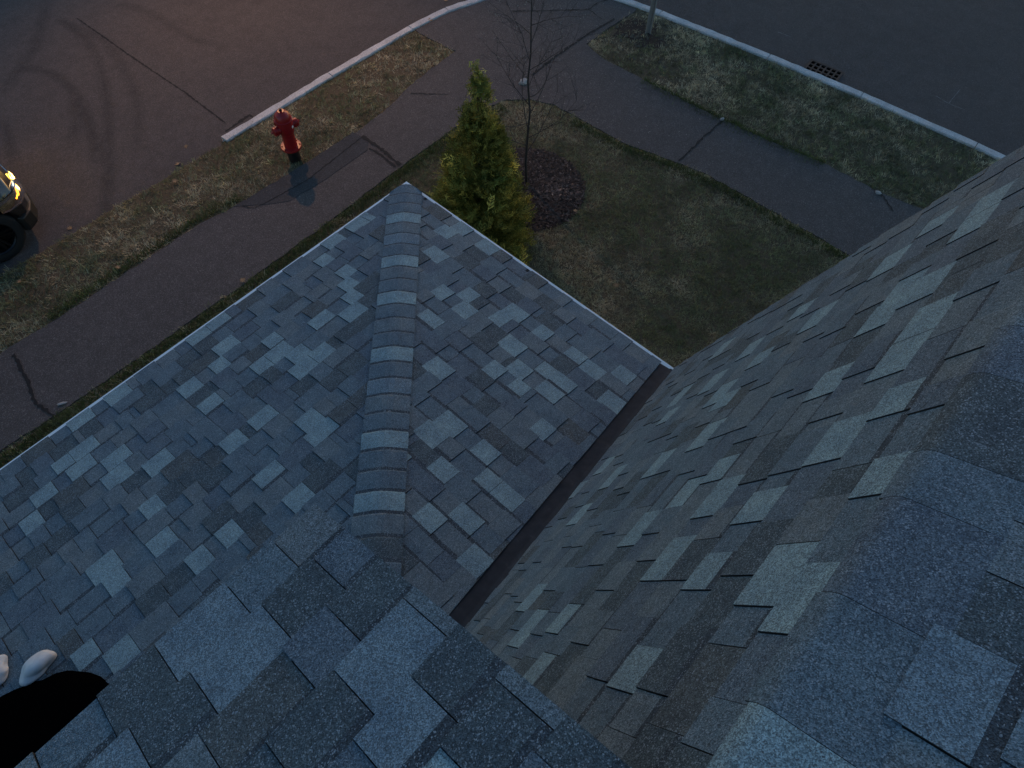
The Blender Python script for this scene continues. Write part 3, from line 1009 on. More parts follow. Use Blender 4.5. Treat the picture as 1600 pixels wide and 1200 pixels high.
# walls
SIDING = plain('pale_siding', (0.42, 0.43, 0.44), 0.6)
wall = MB()
wall.box((XL + 0.1, -6, -0.2), (2.45, YV - 0.12, 3.0))
wall.box((XL + 0.1, -6, 3.001), (2.72, YB - 0.15, ZB - 0.12))
wall.build('wall', SIDING, house)
m = MB(); m.box((XL + 0.1, 0.3, -0.2), (2.5, 3.25, 2.84)); m.build('porch_wall', SIDING, house)
m = MB(); m.box((XL + 0.1, YB - 0.1, 3.7), (0.02, YW, zu(YW) - 0.06)); m.build('dormer_wall', SIDING, house)
m = MB()
m.add([(XL, DY - 0.01, zu(DY) - 0.022), (DX - 0.01, DY - 0.01, zu(DY) - 0.022), (DX - 0.01, DY - 0.01, zu(DY) - 0.14), (XL, DY - 0.01, zu(DY) - 0.14),
       (XL, DY - 0.035, zu(DY) - 0.022), (DX - 0.01, DY - 0.035, zu(DY) - 0.022), (DX - 0.01, DY - 0.035, zu(DY) - 0.14), (XL, DY - 0.035, zu(DY) - 0.14)],
      [(0, 1, 2, 3), (7, 6, 5, 4), (0, 4, 5, 1), (1, 5, 6, 2), (2, 6, 7, 3), (3, 7, 4, 0)])
m.build('dormer_fascia', EDGE, house)
# gable end board under the steep rake
m = MB(); a0 = Vector((XR - 0.02, YV + 0.0, ZE)); a1 = Vector((XR - 0.02, YB, ZB))
nn = Vector((0, sp, cp))
m.add([a0 - nn * 0.03, a1 - nn * 0.03, a1 - nn * 0.2, a0 - nn * 0.2] + [q + Vector((-0.03, 0, 0)) for q in (a0 - nn * 0.03, a1 - nn * 0.03, a1 - nn * 0.2, a0 - nn * 0.2)],
      [(0, 1, 2, 3), (7, 6, 5, 4), (0, 4, 5, 1), (1, 5, 6, 2), (2, 6, 7, 3), (3, 7, 4, 0)])
m.build('rake_board', SIDING, house)

# ------------------------------------------------------------------ dark bundle and rags under the dormer eave
BLACK = plain('black_cloth', (0.0012, 0.0012, 0.0016), 1.0, 0, 0.2, 30, 0.0)
RAG = plain('pale_rag', (0.60, 0.60, 0.62), 0.9, 0, 0.25, 25, 0.2)


def lump(name, c, size, mat, seed, amp=0.25, seg=28, drape=None):
    rd = np.random.default_rng(seed)
    k = rd.normal(0, 1, (10, 3)); ph = rd.uniform(0, 6.28, 10)
    bm = bmesh.new()
    bmesh.ops.create_icosphere(bm, subdivisions=4, radius=1)
    for v in bm.verts:
        p = np.array(v.co)
        d = sum(math.sin(float(k[i] @ p) * (1.2 + i * (0.45 if amp < 0.5 else 0.9)) + ph[i]) / (1 + i * (0.6 if amp < 0.5 else 0.35)) for i in range(10))
        q = p * (1 + amp * d * 0.35)
        x, y, z = c[0] + q[0] * size[0], c[1] + q[1] * size[1], q[2] * size[2]
        z0 = zl(x, y) + 0.018
        v.co = (x, y, max(z0, z0 + z + size[2] * 0.25))
    me = bpy.data.meshes.new(name); bm.to_mesh(me); bm.free()
    me.materials.append(mat); me.polygons.foreach_set('use_smooth', [True] * len(me.polygons))
    o = bpy.data.objects.new(name, me); COL.objects.link(o)
    return o


tag(lump('cloth_bundle', (-1.45, 1.66, 0), (0.64, 0.46, 0.15), BLACK, 4, 0.25), 'soft black bundle on the low roof below the dormer eave', 'bundle')
tag(lump('crumpled_rag', (-1.06, 2.12, 0), (0.095, 0.075, 0.05), RAG, 8, 0.42), 'pale crumpled rag lying at the edge of the black bundle, farther from the frame edge', 'rag', 'pale rags on the low roof')
tag(lump('crumpled_rag', (-1.22, 2.28, 0), (0.085, 0.075, 0.05), RAG, 12, 0.42), 'pale crumpled rag cut by the left edge of the picture', 'rag', 'pale rags on the low roof')

# ================================================================== FIRE HYDRANT
RED, n_, b_ = nodes('red_enamel')
c_ = mixc(n_, noise(n_, pos(n_), 25, 5, 0.65), (0.24, 0.006, 0.009), (0.36, 0.011, 0.013))
n_.links.new(c_, b_.inputs['Base Color']); b_.inputs['Roughness'].default_value = 0.35
BLK = plain('black_paint', (0.008, 0.008, 0.009), 0.5)
SILV = plain('bare_metal', (0.5, 0.5, 0.5), 0.35, 1.0)
hy = empty('fire_hydrant', (4.17, 7.87, -0.02))
tag(hy, 'red fire hydrant with black base on the grass verge beside the walk', 'hydrant')
HXY = (4.17, 7.87)


def hyd(name, prof, mat, n=28, smooth=True, parent=hy):
    m = MB(); m.lathe(prof, (*HXY, -0.02), 'z', n)
    o = m.build(name, mat, parent, smooth)
    if smooth:
        e = o.modifiers.new('split', 'EDGE_SPLIT'); e.split_angle = R(38)
    return o


hyd('base', [(0.088, 0), (0.088, 0.235)], BLK)
fl_ = hyd('base_flange', [(0.09, 0.235), (0.148, 0.237), (0.15, 0.243), (0.15, 0.262), (0.147, 0.268), (0.10, 0.272)], RED)
hyd('barrel', [(0.094, 0.272), (0.092, 0.30), (0.090, 0.47), (0.098, 0.50), (0.112, 0.52), (0.114, 0.66), (0.108, 0.69), (0.118, 0.70), (0.128, 0.705), (0.128, 0.725), (0.12, 0.73)], RED)
hyd('bonnet', [(0.118, 0.73), (0.116, 0.755), (0.104, 0.795), (0.08, 0.826), (0.052, 0.842), (0.046, 0.850), (0.046, 0.862), (0.0, 0.864)], RED)
m = MB(); m.lathe([(0.024, 0.862), (0.024, 0.865), (0.019, 0.895), (0.0, 0.896)], (*HXY, -0.02), 'z', 5); m.build('operating_nut', BLK, hy)
for k in range(8):
    a = 2 * math.pi * k / 8 + 0.2
    m = MB(); m.lathe([(0.011, 0.268), (0.011, 0.285), (0.0, 0.2855)], (HXY[0] + 0.128 * math.cos(a), HXY[1] + 0.128 * math.sin(a), -0.02), 'z', 6)
    o = m.build('bolt', RED, hy)
for k, ang in enumerate((R(-8), R(172))):      # two hose outlets along the kerb
    m = MB()
    m.lathe([(0.062, 0.09), (0.062, 0.135), (0.070, 0.137), (0.070, 0.150), (0.056, 0.152)], (0, 0, 0), 'x', 20)
    o = m.build('hose_outlet', RED, hy, True); o.matrix_parent_inverse = Matrix()
    o.location = (0, 0, 0.59); o.rotation_euler = (0, 0, ang)
    e = o.modifiers.new('split', 'EDGE_SPLIT'); e.split_angle = R(38)
    m = MB()
    m.lathe([(0.062, 0.152), (0.064, 0.158), (0.062, 0.185), (0.05, 0.194), (0.02, 0.196)], (0, 0, 0), 'x', 20)
    m.lathe([(0.02, 0.196), (0.018, 0.224)], (0, 0, 0), 'x', 5)
    c = m.build('cap', RED, o, True); c.matrix_parent_inverse = Matrix()
    e = c.modifiers.new('split', 'EDGE_SPLIT'); e.split_angle = R(38)
# pumper outlet towards the road, chain
m = MB(); m.lathe([(0.082, 0.09), (0.082, 0.14), (0.094, 0.142), (0.094, 0.156), (0.078, 0.158), (0.078, 0.19), (0.05, 0.2)], (0, 0, 0), 'x', 22)
o = m.build('pumper_outlet', RED, hy, True); o.matrix_parent_inverse = Matrix(); o.location = (0, 0, 0.585); o.rotation_euler = (0, 0, R(82))
e = o.modifiers.new('split', 'EDGE_SPLIT'); e.split_angle = R(38)
m = MB(); m.tube([(4.17 + 0.17, 7.81, 0.50), (4.17 + 0.175, 7.80, 0.44), (4.17 + 0.16, 7.79, 0.40), (4.17 + 0.12, 7.80, 0.44), (4.17 + 0.10, 7.81, 0.50)], 0.006, 6)
m.build('chain', SILV, hy)
m = MB(); m.box((-0.018, -0.003, -0.016), (0.018, 0.003, 0.016)); o = m.build('reflector', plain('white_tag', (0.7, 0.7, 0.68), 0.4), hy)
o.matrix_parent_inverse = Matrix(); o.location = (0.055, -0.103, 0.615); o.rotation_euler = (0, 0, R(28))

# ================================================================== SIGN POST
GALV = plain('galvanised_steel', (0.34, 0.33, 0.32), 0.5, 0.4, 0.2, 12)
m = MB()
m.box((-0.03, -0.004, -0.4), (0.03, 0.004, 2.7)); m.box((-0.036, -0.032, -0.4), (-0.03, 0.004, 2.7)); m.box((0.03, -0.032, -0.4), (0.036, 0.004, 2.7))
m.box((-0.052, -0.036, -0.4), (-0.036, -0.032, 2.7)); m.box((0.036, -0.036, -0.4), (0.052, -0.032, 2.7))
o = m.build('sign_post', GALV); o.location = (10.40, 5.93, 0); o.rotation_euler = (0, 0, R(-40))
tag(o, 'grey steel channel post standing in bare earth at the street corner', 'post')

# ================================================================== STORM DRAIN
RUST, n_, b_ = nodes('rusty_iron')
c_ = ramp(n_, noise(n_, pos(n_), 30, 5, 0.65), [(0.3, (0.028, 0.020, 0.018)), (0.7, (0.075, 0.045, 0.036))])
n_.links.new(c_, b_.inputs['Base Color']); b_.inputs['Roughness'].default_value = 0.8
dr = empty('storm_drain', (11.70, 3.17, ZR))
tag(dr, 'rusty square holed storm drain grate in the road by the kerb', 'drain')
dr.rotation_euler = (0, 0, R(5.5))
W2, D2 = 0.30, 0.235
m = MB(); z0, z1 = 0.006, 0.026
m.box((-D2, -W2, z0), (D2, -W2 + 0.035, z1)); m.box((-D2, W2 - 0.035, z0), (D2, W2, z1))
m.box((-D2, -W2 + 0.035, z0), (-D2 + 0.035, W2 - 0.035, z1)); m.box((D2 - 0.035, -W2 + 0.035, z0), (D2, W2 - 0.035, z1))
o = m.build('frame', RUST, dr); o.matrix_parent_inverse = Matrix()
for i in range(1, 6):
    y = -W2 + 0.0175 + i * (2 * W2 - 0.035) / 6
    m = MB(); m.box((-D2 + 0.035, y - 0.014, z0 + 0.001), (D2 - 0.035, y + 0.014, z1 - 0.002)); o = m.build('bar', RUST, dr); o.matrix_parent_inverse = Matrix()
for i in range(1, 4):
    x = -D2 + 0.0175 + i * (2 * D2 - 0.035) / 4
    m = MB(); m.box((x - 0.014, -W2 + 0.035, z0), (x + 0.014, W2 - 0.035, z1 - 0.004)); o = m.build('bar', RUST, dr); o.matrix_parent_inverse = Matrix()
m = MB(); m.box((-D2 + 0.002, -W2 + 0.002, 0.001), (D2 - 0.002, W2 - 0.002, 0.005)); o = m.build('pit', plain('pit_black', (0.002, 0.002, 0.002), 1.0, 0, 0, 5, 0.0), dr); o.matrix_parent_inverse = Matrix()

# ================================================================== EVERGREEN
BARK = plain('bark', (0.06, 0.045, 0.035), 0.9, 0, 0.35, 30)
AT = Vector((4.80, 4.66, 0)); AH = 2.74
ev = empty('evergreen_tree', AT)
tag(ev, 'dense yellow green conical evergreen beside the corner of the low eave', 'tree')
m = MB(); m.tube([AT + Vector((0, 0, z)) for z in (-0.1, 0.5, 1.2, 2.0, 2.6)], [0.045, 0.035, 0.022, 0.012, 0.005], 8); m.build('trunk', BARK, ev, True)


def er(z):
    """crown radius"""
    t = z / AH
    return 0.76 * (1 - t) ** 0.80 * (0.82 + 0.18 * math.sin(min(1, t * 6) * math.pi / 2)) + 0.015


V = []; T = []
er_rd = random.Random(5)


def leafquad(a, b, w, up, tint):
    d = (b - a)
    s = d.cross(up)
    if s.length < 1e-6: return
    s = s.normalized() * w
    V.extend([a - s * 0.6, a + s * 0.6, b + s * 0.45, b - s * 0.45]); T.extend([tint] * 4)


clumps = []
for i in range(250):
    z = AH * (1 - math.sqrt(1 - er_rd.random() * 0.97)) if i % 5 else AH * er_rd.random() * 0.95
    th = i * 2.39996 + er_rd.uniform(-0.3, 0.3)
    clumps.append((z, th, er_rd.uniform(0.80, 1.16), er_rd.gauss(0, 0.09), er_rd.lognormvariate(0, 0.14)))
for (cz_, cth, cr, cyel, cbr) in clumps:
    for i in range(20):
        z = max(0.02, cz_ + er_rd.gauss(0, 0.07)); th = cth + er_rd.gauss(0, 0.09) / max(0.12, er(min(z, AH - 0.02)))
        zc = min(z, AH - 0.02)
        deep = er_rd.random() ** 1.6
        rr = er(zc) * cr * (1 - 0.62 * deep) if i < 17 else er(zc) * er_rd.uniform(0.05, 0.35)
        out = Vector((math.cos(th), math.sin(th), 0))
        L = er_rd.uniform(0.15, 0.30) * (0.6 + 0.4 * (1 - zc / AH)) * (1.35 if er_rd.random() < 0.07 else 1)
        tip = AT + out * rr + Vector((0, 0, z + 0.05))
        d = (out * er_rd.uniform(0.45, 1.0) + Vector((0, 0, er_rd.uniform(0.35, 1.0))) + Vector((er_rd.gauss(0, 0.3), er_rd.gauss(0, 0.3), 0))).normalized()
        root = tip - d * L
        pl = Vector((er_rd.gauss(0, 1), er_rd.gauss(0, 1), er_rd.gauss(0, 0.5)))
        nrm = d.cross(pl).normalized()
        yel = min(1, max(0, er_rd.gauss(0.34 + cyel, 0.26)))
        br = cbr * er_rd.lognormvariate(0, 0.28)
        base = Vector((0.125, 0.155, 0.040)).lerp(Vector((0.58, 0.50, 0.125)), yel ** 1.2) * br
        prev = root
        K = 6
        for k in range(1, K + 1):
            p = root + d * (L * k / K) + nrm * er_rd.gauss(0, 0.006)
            leafquad(prev, p, 0.0075, nrm, tuple(base * 0.9)); prev = p
            for sgn in (-1, 1):
                if er_rd.random() < 0.15: continue
                l2 = L * 0.42 * (1 - 0.55 * k / K) * er_rd.uniform(0.6, 1.25)
                q = p + (d * 0.75 + d.cross(nrm) * sgn * 0.75).normalized() * l2 + Vector((0, 0, -0.05 * l2)) + nrm * er_rd.gauss(0, 0.012)
                tt = tuple(base * er_rd.uniform(0.85, 1.25))
                leafquad(p, q, 0.0075, nrm, tt)
                mid = p.lerp(q, 0.5)
                leafquad(mid, mid + (q - p) * 0.38 + d * l2 * 0.32, 0.0065, nrm, tt)
crown = quads_obj('crown', np.array([tuple(v) for v in V]), np.arange(len(V)).reshape(-1, 4), np.array(T), NEEDLE, ev)

# ================================================================== BARE SAPLING
SB_ = Vector((6.12, 4.98, 0.03))
TWIG = plain('grey_bark', (0.042, 0.037, 0.036), 0.85, 0, 0.3, 40)
bt = empty('bare_tree', SB_)
tag(bt, 'leafless young tree with thin grey twigs standing in the mulch ring', 'tree')
st = random.Random(12)
limbs = MB(); tw = MB(); bud_pts = []
trunk_pts = [SB_ + Vector((0, 0, -0.1))]
p = SB_.copy()
for k in range(9):
    p = p + Vector((st.gauss(0, 0.03), st.gauss(0, 0.03), 0.42)); trunk_pts.append(p.copy())
m = MB(); m.tube(trunk_pts, [0.020, 0.017, 0.016, 0.014, 0.012, 0.010, 0.008, 0.0065, 0.005, 0.003], 8); m.build('trunk', TWIG, bt, True)


def grow(a, d, L, r, depth):
    pts = [a.copy()]; q = a.copy(); dd = d.copy()
    n = 5
    for i in range(n):
        dd = (dd + Vector((st.gauss(0, 0.10), st.gauss(0, 0.10), st.gauss(0.035, 0.07)))).normalized()
        q = q + dd * (L / n); pts.append(q.copy())
    (limbs if depth == 0 else tw).tube(pts, [r * (1 - 0.75 * i / n) for i in range(n + 1)], 5 if depth == 0 else 4, cap=False)
    if depth > 0:
        if st.random() < 0.45: bud_pts.append(pts[-1])
    if depth < 2:
        for i in range(1, n + 1):
            for _ in range(1 if depth else st.choice((1, 2))):
                x = dd.cross(Vector((st.gauss(0, 1), st.gauss(0, 1), st.gauss(0, 1)))).normalized()
                grow(pts[i], (dd * 0.8 + x * 0.7).normalized(), L * st.uniform(0.28, 0.5), r * 0.5, depth + 1)


for k in range(24):
    t = 0.5 + 3.0 * k / 24
    i = min(int((t + 0.1) / 0.42), len(trunk_pts) - 2)
    a = trunk_pts[i].lerp(trunk_pts[i + 1], ((t + 0.1) / 0.42) % 1)
    az = k * 2.4 + st.uniform(-0.4, 0.4)
    el = R(st.uniform(18, 48))
    L = 1.15 * (1 - 0.62 * t / 3.6) * st.uniform(0.7, 1.1)
    grow(a, Vector((math.cos(az) * math.cos(el), math.sin(az) * math.cos(el), math.sin(el))), L, 0.0070 * (1 - 0.40 * t / 3.6), 0)
limbs.build('limbs', TWIG, bt, True, recalc=False)
o = tw.build('twigs', TWIG, bt, True, recalc=False); o['kind'] = 'stuff'
NBud = len(bud_pts)
BUDM = plain('pale_bud', (0.24, 0.22, 0.20), 0.7)
bm_ = MB()
for q in bud_pts:
    s = st.uniform(0.004, 0.008)
    bm_.add([q + Vector((s, 0, 0)), q + Vector((-s, 0, 0)), q + Vector((0, s, 0)), q + Vector((0, -s, 0)), q + Vector((0, 0, s * 1.8)), q + Vector((0, 0, -s))],
            [(0, 2, 4), (2, 1, 4), (1, 3, 4), (3, 0, 4), (2, 0, 5), (1, 2, 5), (3, 1, 5), (0, 3, 5)])
o = bm_.build('buds', BUDM, bt, recalc=False); o['kind'] = 'stuff'

# ------------------------------------------------------------------ stones, litter, leaves
STONE = plain('pale_stone', (0.33, 0.33, 0.32), 0.85, 0, 0.3, 30)


def stone(loc, s, label):
    bm = bmesh.new(); bmesh.ops.create_icosphere(bm, subdivisions=2, radius=1)
    for v in bm.verts:
        v.co = Vector((v.co.x * s[0], v.co.y * s[1], v.co.z * s[2])) * random.uniform(0.82, 1.12)
    me = bpy.data.meshes.new('stone'); bm.to_mesh(me); bm.free(); me.materials.append(STONE)
    o = bpy.data.objects.new('stone', me); COL.objects.link(o); o.location = loc; o.rotation_euler = (0, 0, random.uniform(0, 3))
    tag(o, label, 'stone')


stone((*G(818, 130), 0.02), (0.085, 0.065, 0.05), 'pale rounded stone at the lawn corner below the bare tree')
stone((*G(1128, 187), 0.01), (0.04, 0.03, 0.025), 'small pale stone where the walk crack meets the verge')
stone((*G(98, 631), 0.012), (0.06, 0.02, 0.012), 'small white scrap on the walk next to the low eave')
stone((*G(1372, 302), 0.01), (0.05, 0.035, 0.025), 'small grey stone at the broken edge of the walk near the steep roof')
LEAF = plain('dry_leaf', (0.30, 0.19, 0.10), 0.8, 0, 0.3, 40)


def leaf(loc, s, rot, label):
    pts = [(0, -0.6), (0.12, -0.25), (0.5, -0.35), (0.38, -0.05), (0.75, 0.15), (0.35, 0.22), (0.42, 0.55), (0.15, 0.42), (0, 0.9), (-0.15, 0.42), (-0.42, 0.55), (-0.35, 0.22), (-0.75, 0.15), (-0.38, -0.05), (-0.5, -0.35), (-0.12, -0.25)]
    v = [(0, 0, 0.12 * s)] + [(x * s, y * s, s * (0.25 * (x * x + y * y) + random.uniform(0, 0.15))) for x, y in pts]
    v += [(x, y, z - 0.0015) for x, y, z in v]
    n = len(pts)
    f = [(0, i + 1, (i + 1) % n + 1) for i in range(n)] + [(n + 1, (i + 1) % n + n + 2, i + n + 2) for i in range(n)] + [(i + 1, i + n + 2, (i + 1) % n + n + 2, (i + 1) % n + 1) for i in range(n)]
    o = mesh_obj('fallen_leaf', v, f, LEAF); o.location = loc; o.rotation_euler = (random.uniform(-0.3, 0.3), random.uniform(-0.3, 0.3), rot)
    tag(o, label, 'leaf', 'fallen leaves')


for (x, y), z, lab in (((291, 229), ZR, 'dry tan leaf on the road farthest from the verge'), ((279, 257), ZR, 'dry tan leaf lying along the road edge near the kerb end'),
                       ((273, 283), 0.02, 'dry tan leaf at the edge of the verge left of the hydrant'), ((109, 357), ZR, 'dry tan leaf on the road beside the car wheel'),
                       ((31, 440), 0.02, 'dry tan leaf on the verge in front of the car'), ((185, 418), 0.02, 'small tan leaf in the middle of the verge'),
                       ((697, 2), ZR, 'dry leaf in the road gutter at the curved kerb'), ((672, 32), 0.0, 'tan leaf by the inner side of the curved kerb'),
                       ((962, 447), 0.01, 'pale dry leaf alone on the front lawn'), ((898, 330), 0.03, 'tan leaf at the lower rim of the mulch ring'),
                       ((379, 439), 0.02, 'small pale leaf on the grass strip by the low eave')):
    leaf((*G(x, y, z), z + 0.008), random.uniform(0.05, 0.075), random.uniform(0, 6), lab)
# tiny litter below the bare tree
NL = 260
lx = rng.normal(8.1, 0.75, NL); ly = rng.normal(5.6, 0.9, NL)
k = inpoly(lx, ly, walk_poly); lx, ly = lx[k], ly[k]; NL = len(lx)
th = rng.uniform(0, 6.28, NL); Ls = rng.uniform(0.004, 0.011, NL)
V = np.stack([np.c_[lx + np.cos(th + q) * Ls * (1 if i % 2 else 0.5), ly + np.sin(th + q) * Ls * (1 if i % 2 else 0.5), np.full(NL, 0.006) + Ls * 0.3 * (i % 2)] for i, q in enumerate((0, 1.57, 3.14, 4.71))], 1).reshape(-1, 3)
o = quads_obj('bud_litter', V, np.arange(4 * NL).reshape(-1, 4), np.repeat(np.array([0.34, 0.31, 0.27]) * rng.lognormal(0, 0.35, (NL, 1)), 4, 0), BLADE)
tag(o, 'tiny pale bud scales scattered on the walk under the bare tree', 'litter', kind='stuff')

# ================================================================== PARKED CAR
PAINT, n_, b_ = nodes('dark_car_paint')
b_.inputs['Base Color'].default_value = (0.012, 0.012, 0.014, 1); b_.inputs['Roughness'].default_value = 0.25
b_.inputs['Coat Weight'].default_value = 0.8; b_.inputs['Coat Roughness'].default_value = 0.06
GLASSD = plain('tinted_glass', (0.01, 0.012, 0.014), 0.06)
RUBB = plain('tyre_rubber', (0.012, 0.012, 0.012), 0.85)
RIM = plain('dark_rim', (0.03, 0.03, 0.033), 0.3, 0.8)
PLAST = plain('black_plastic', (0.010, 0.010, 0.010), 0.5)
CHROME = plain('chrome', (0.6, 0.6, 0.6), 0.12, 1.0, 0.03)
LENS, n_, b_ = nodes('clear_lens')
b_.inputs['Base Color'].default_value = (1, 0.97, 0.92, 1); b_.inputs['Roughness'].default_value = 0.03; b_.inputs['Transmission Weight'].default_value = 1.0; b_.inputs['IOR'].default_value = 1.25
AMBER, n_, b_ = nodes('lit_amber_lamp')
b_.inputs['Base Color'].default_value = (1, 0.5, 0.05, 1); b_.inputs['Emission Color'].default_value = (1.0, 0.36, 0.02, 1); b_.inputs['Emission Strength'].default_value = 1.4
BULB, n_, b_ = nodes('lit_bulb')
b_.inputs['Emission Color'].default_value = (1.0, 0.55, 0.08, 1); b_.inputs['Emission Strength'].default_value = 5.0
car = empty('parked_car', (-1.0, 10.1, ZR))
tag(car, 'dark car with a lit amber headlamp at the left edge of the road', 'car')
CYM = 10.12; HWD = 0.93
# stations along x: (x, half width low, half width belt, z bottom, z belt, z top, half width top)
ST = [(1.05, 0.50, 0.48, 0.30, 0.62, 0.74, 0.44), (0.99, 0.74, 0.72, 0.24, 0.72, 0.88, 0.62), (0.90, 0.86, 0.85, 0.22, 0.80, 0.96, 0.72), (0.76, 0.915, 0.91, 0.22, 0.86, 1.02, 0.77),
      (0.38, 0.93, 0.92, 0.22, 0.92, 1.07, 0.79), (-0.10, 0.93, 0.93, 0.22, 0.96, 1.11, 0.80), (-0.42, 0.93, 0.93, 0.22, 0.99, 1.15, 0.80), (-0.95, 0.93, 0.93, 0.22, 1.02, 1.50, 0.66),
      (-1.35, 0.93, 0.93, 0.22, 1.03, 1.64, 0.62), (-2.2, 0.93, 0.93, 0.22, 1.05, 1.66, 0.62), (-2.9, 0.93, 0.92, 0.22, 1.07, 1.60, 0.62), (-3.35, 0.90, 0.89, 0.26, 1.08, 1.30, 0.66), (-3.5, 0.84, 0.82, 0.34, 1.02, 1.10, 0.68)]
WX = (0.38, -2.55); WR = 0.365; WZ = ZR + WR
bv = []; bf = []
xs_ = []
fine = []
for i in range(len(ST) - 1):
    for j in range(6):
        t = j / 6
        fine.append([a * (1 - t) + b * t for a, b in zip(ST[i], ST[i + 1])])
fine.append(list(ST[-1]))
ring = None
for s in fine:
    x, hl, hb, zb, zm, zt, ht = s
    cut = zb
    for wx in WX:
        dx = abs(x - wx)
        if dx < 0.43: cut = max(cut, (WZ - ZR) + math.sqrt(0.43 ** 2 - dx * dx) - 0.0)
    zz = ZR
    half = [(0.0, zb + zz), (hl * 0.75, zb + zz)] if cut == zb else [(0.0, zb + zz), (0.60, zb + zz)]
    if cut == zb: half += [(hl - 0.03, zb + 0.02 + zz), (hl, zb + 0.14 + zz)]
    else: half += [(0.62, cut + zz), (hl - 0.005, cut + zz)]
    lo = half[-1][1]
    hi = zm + zz
    half += [(hl + 0.005, lo + (hi - lo) * 0.45), (hb, hi - 0.03), (hb - 0.03, hi + 0.02), (ht + 0.02, zt + zz - 0.05), (ht - 0.06, zt + zz), (ht * 0.5, zt + zz + 0.02), (0, zt + zz + 0.028)]
    rng_ = [(x, CYM + y, z) for y, z in half] + [(x, CYM - y, z) for y, z in reversed(half[1:-1])]
    bv += rng_
    if ring is None: ring = len(rng_)
for i in range(len(fine) - 1):
    for k in range(ring):
        bf.append((i * ring + k, i * ring + (k + 1) % ring, (i + 1) * ring + (k + 1) % ring, (i + 1) * ring + k))
bf.append(tuple(range(ring))); bf.append(tuple((len(fine) - 1) * ring + k for k in reversed(range(ring))))
body = mesh_obj('body', bv, bf, [PAINT, PLAST, GLASSD], car, None, True)
bm = bmesh.new(); bm.from_mesh(body.data); bmesh.ops.recalc_face_normals(bm, faces=bm.faces); bm.to_mesh(body.data); bm.free()
e = body.modifiers.new('split', 'EDGE_SPLIT'); e.split_angle = R(50)
# glazing panels laid 4 mm proud of the cabin
def quad_panel(name, q, th, mat, parent):
    q = [Vector(x) for x in q]
    n = (q[1] - q[0]).cross(q[2] - q[0]).normalized() * th
    return mesh_obj(name, [x for x in q] + [x + n for x in q], [(3, 2, 1, 0), (4, 5, 6, 7), (0, 1, 5, 4), (1, 2, 6, 5), (2, 3, 7, 6), (3, 0, 4, 7)], mat, parent)


zz = ZR
quad_panel('windscreen', [(-0.47, CYM - 0.72, 1.19 + zz), (-0.47, CYM + 0.72, 1.19 + zz), (-0.98, CYM + 0.58, 1.555 + zz), (-0.98, CYM - 0.58, 1.555 + zz)], 0.03, GLASSD, car)
for sgn in (-1, 1):
    for xa, xb in ((-0.98, -1.75), (-1.82, -2.75)):
        q = [(xa, CYM + sgn * 0.925, 1.08 + zz), (xb, CYM + sgn * 0.925, 1.09 + zz), (xb, CYM + sgn * 0.70, 1.58 + zz), (xa - 0.05, CYM + sgn * 0.70, 1.55 + zz)]
        quad_panel('side_window', q if sgn < 0 else q[::-1], 0.012, GLASSD, car)
    m = MB(); m.box((-0.72, CYM + sgn * 1.02 - 0.09, 0.98 + zz), (-0.58, CYM + sgn * 1.02 + 0.09, 1.10 + zz)); m.build('mirror', PAINT, car, bevel=0.03)
m = MB(); m.box((0.99, CYM - 0.42, 0.48 + zz), (1.065, CYM + 0.42, 0.68 + zz)); gr_ = m.build('grille', PLAST, car, bevel=0.02)
for k in range(4):
    m = MB(); m.box((1.06, CYM - 0.38, 0.515 + 0.04 * k + zz), (1.075, CYM + 0.38, 0.527 + 0.04 * k + zz)); m.build('slat', CHROME, gr_)
# bumper lip wraps round the corner
m = MB()
lip = [(1.09, CYM), (1.075, CYM - 0.42), (1.02, CYM - 0.70), (0.93, CYM - 0.86), (0.79, CYM - 0.94)]
lip = [(x, 2 * CYM - y) for x, y in reversed(lip[1:])] + lip
v = []; f = []
for x, y in lip:
    v += [(x, y, 0.26 + zz), (x + 0.015, y + (y - CYM) * 0.012, 0.32 + zz), (x + 0.008, y + (y - CYM) * 0.008, 0.47 + zz), (x - 0.05, CYM + (y - CYM) * 0.95, 0.485 + zz), (x - 0.06, CYM + (y - CYM) * 0.93, 0.25 + zz)]
for i in range(len(lip) - 1):
    for k in range(5): f.append((i * 5 + k, i * 5 + (k + 1) % 5, i * 5 + 5 + (k + 1) % 5, i * 5 + 5 + k))
f += [tuple(range(5)), tuple((len(lip) - 1) * 5 + k for k in reversed(range(5)))]
m.add(v, f); m.build('bumper', PLAST, car, bevel=0.01)


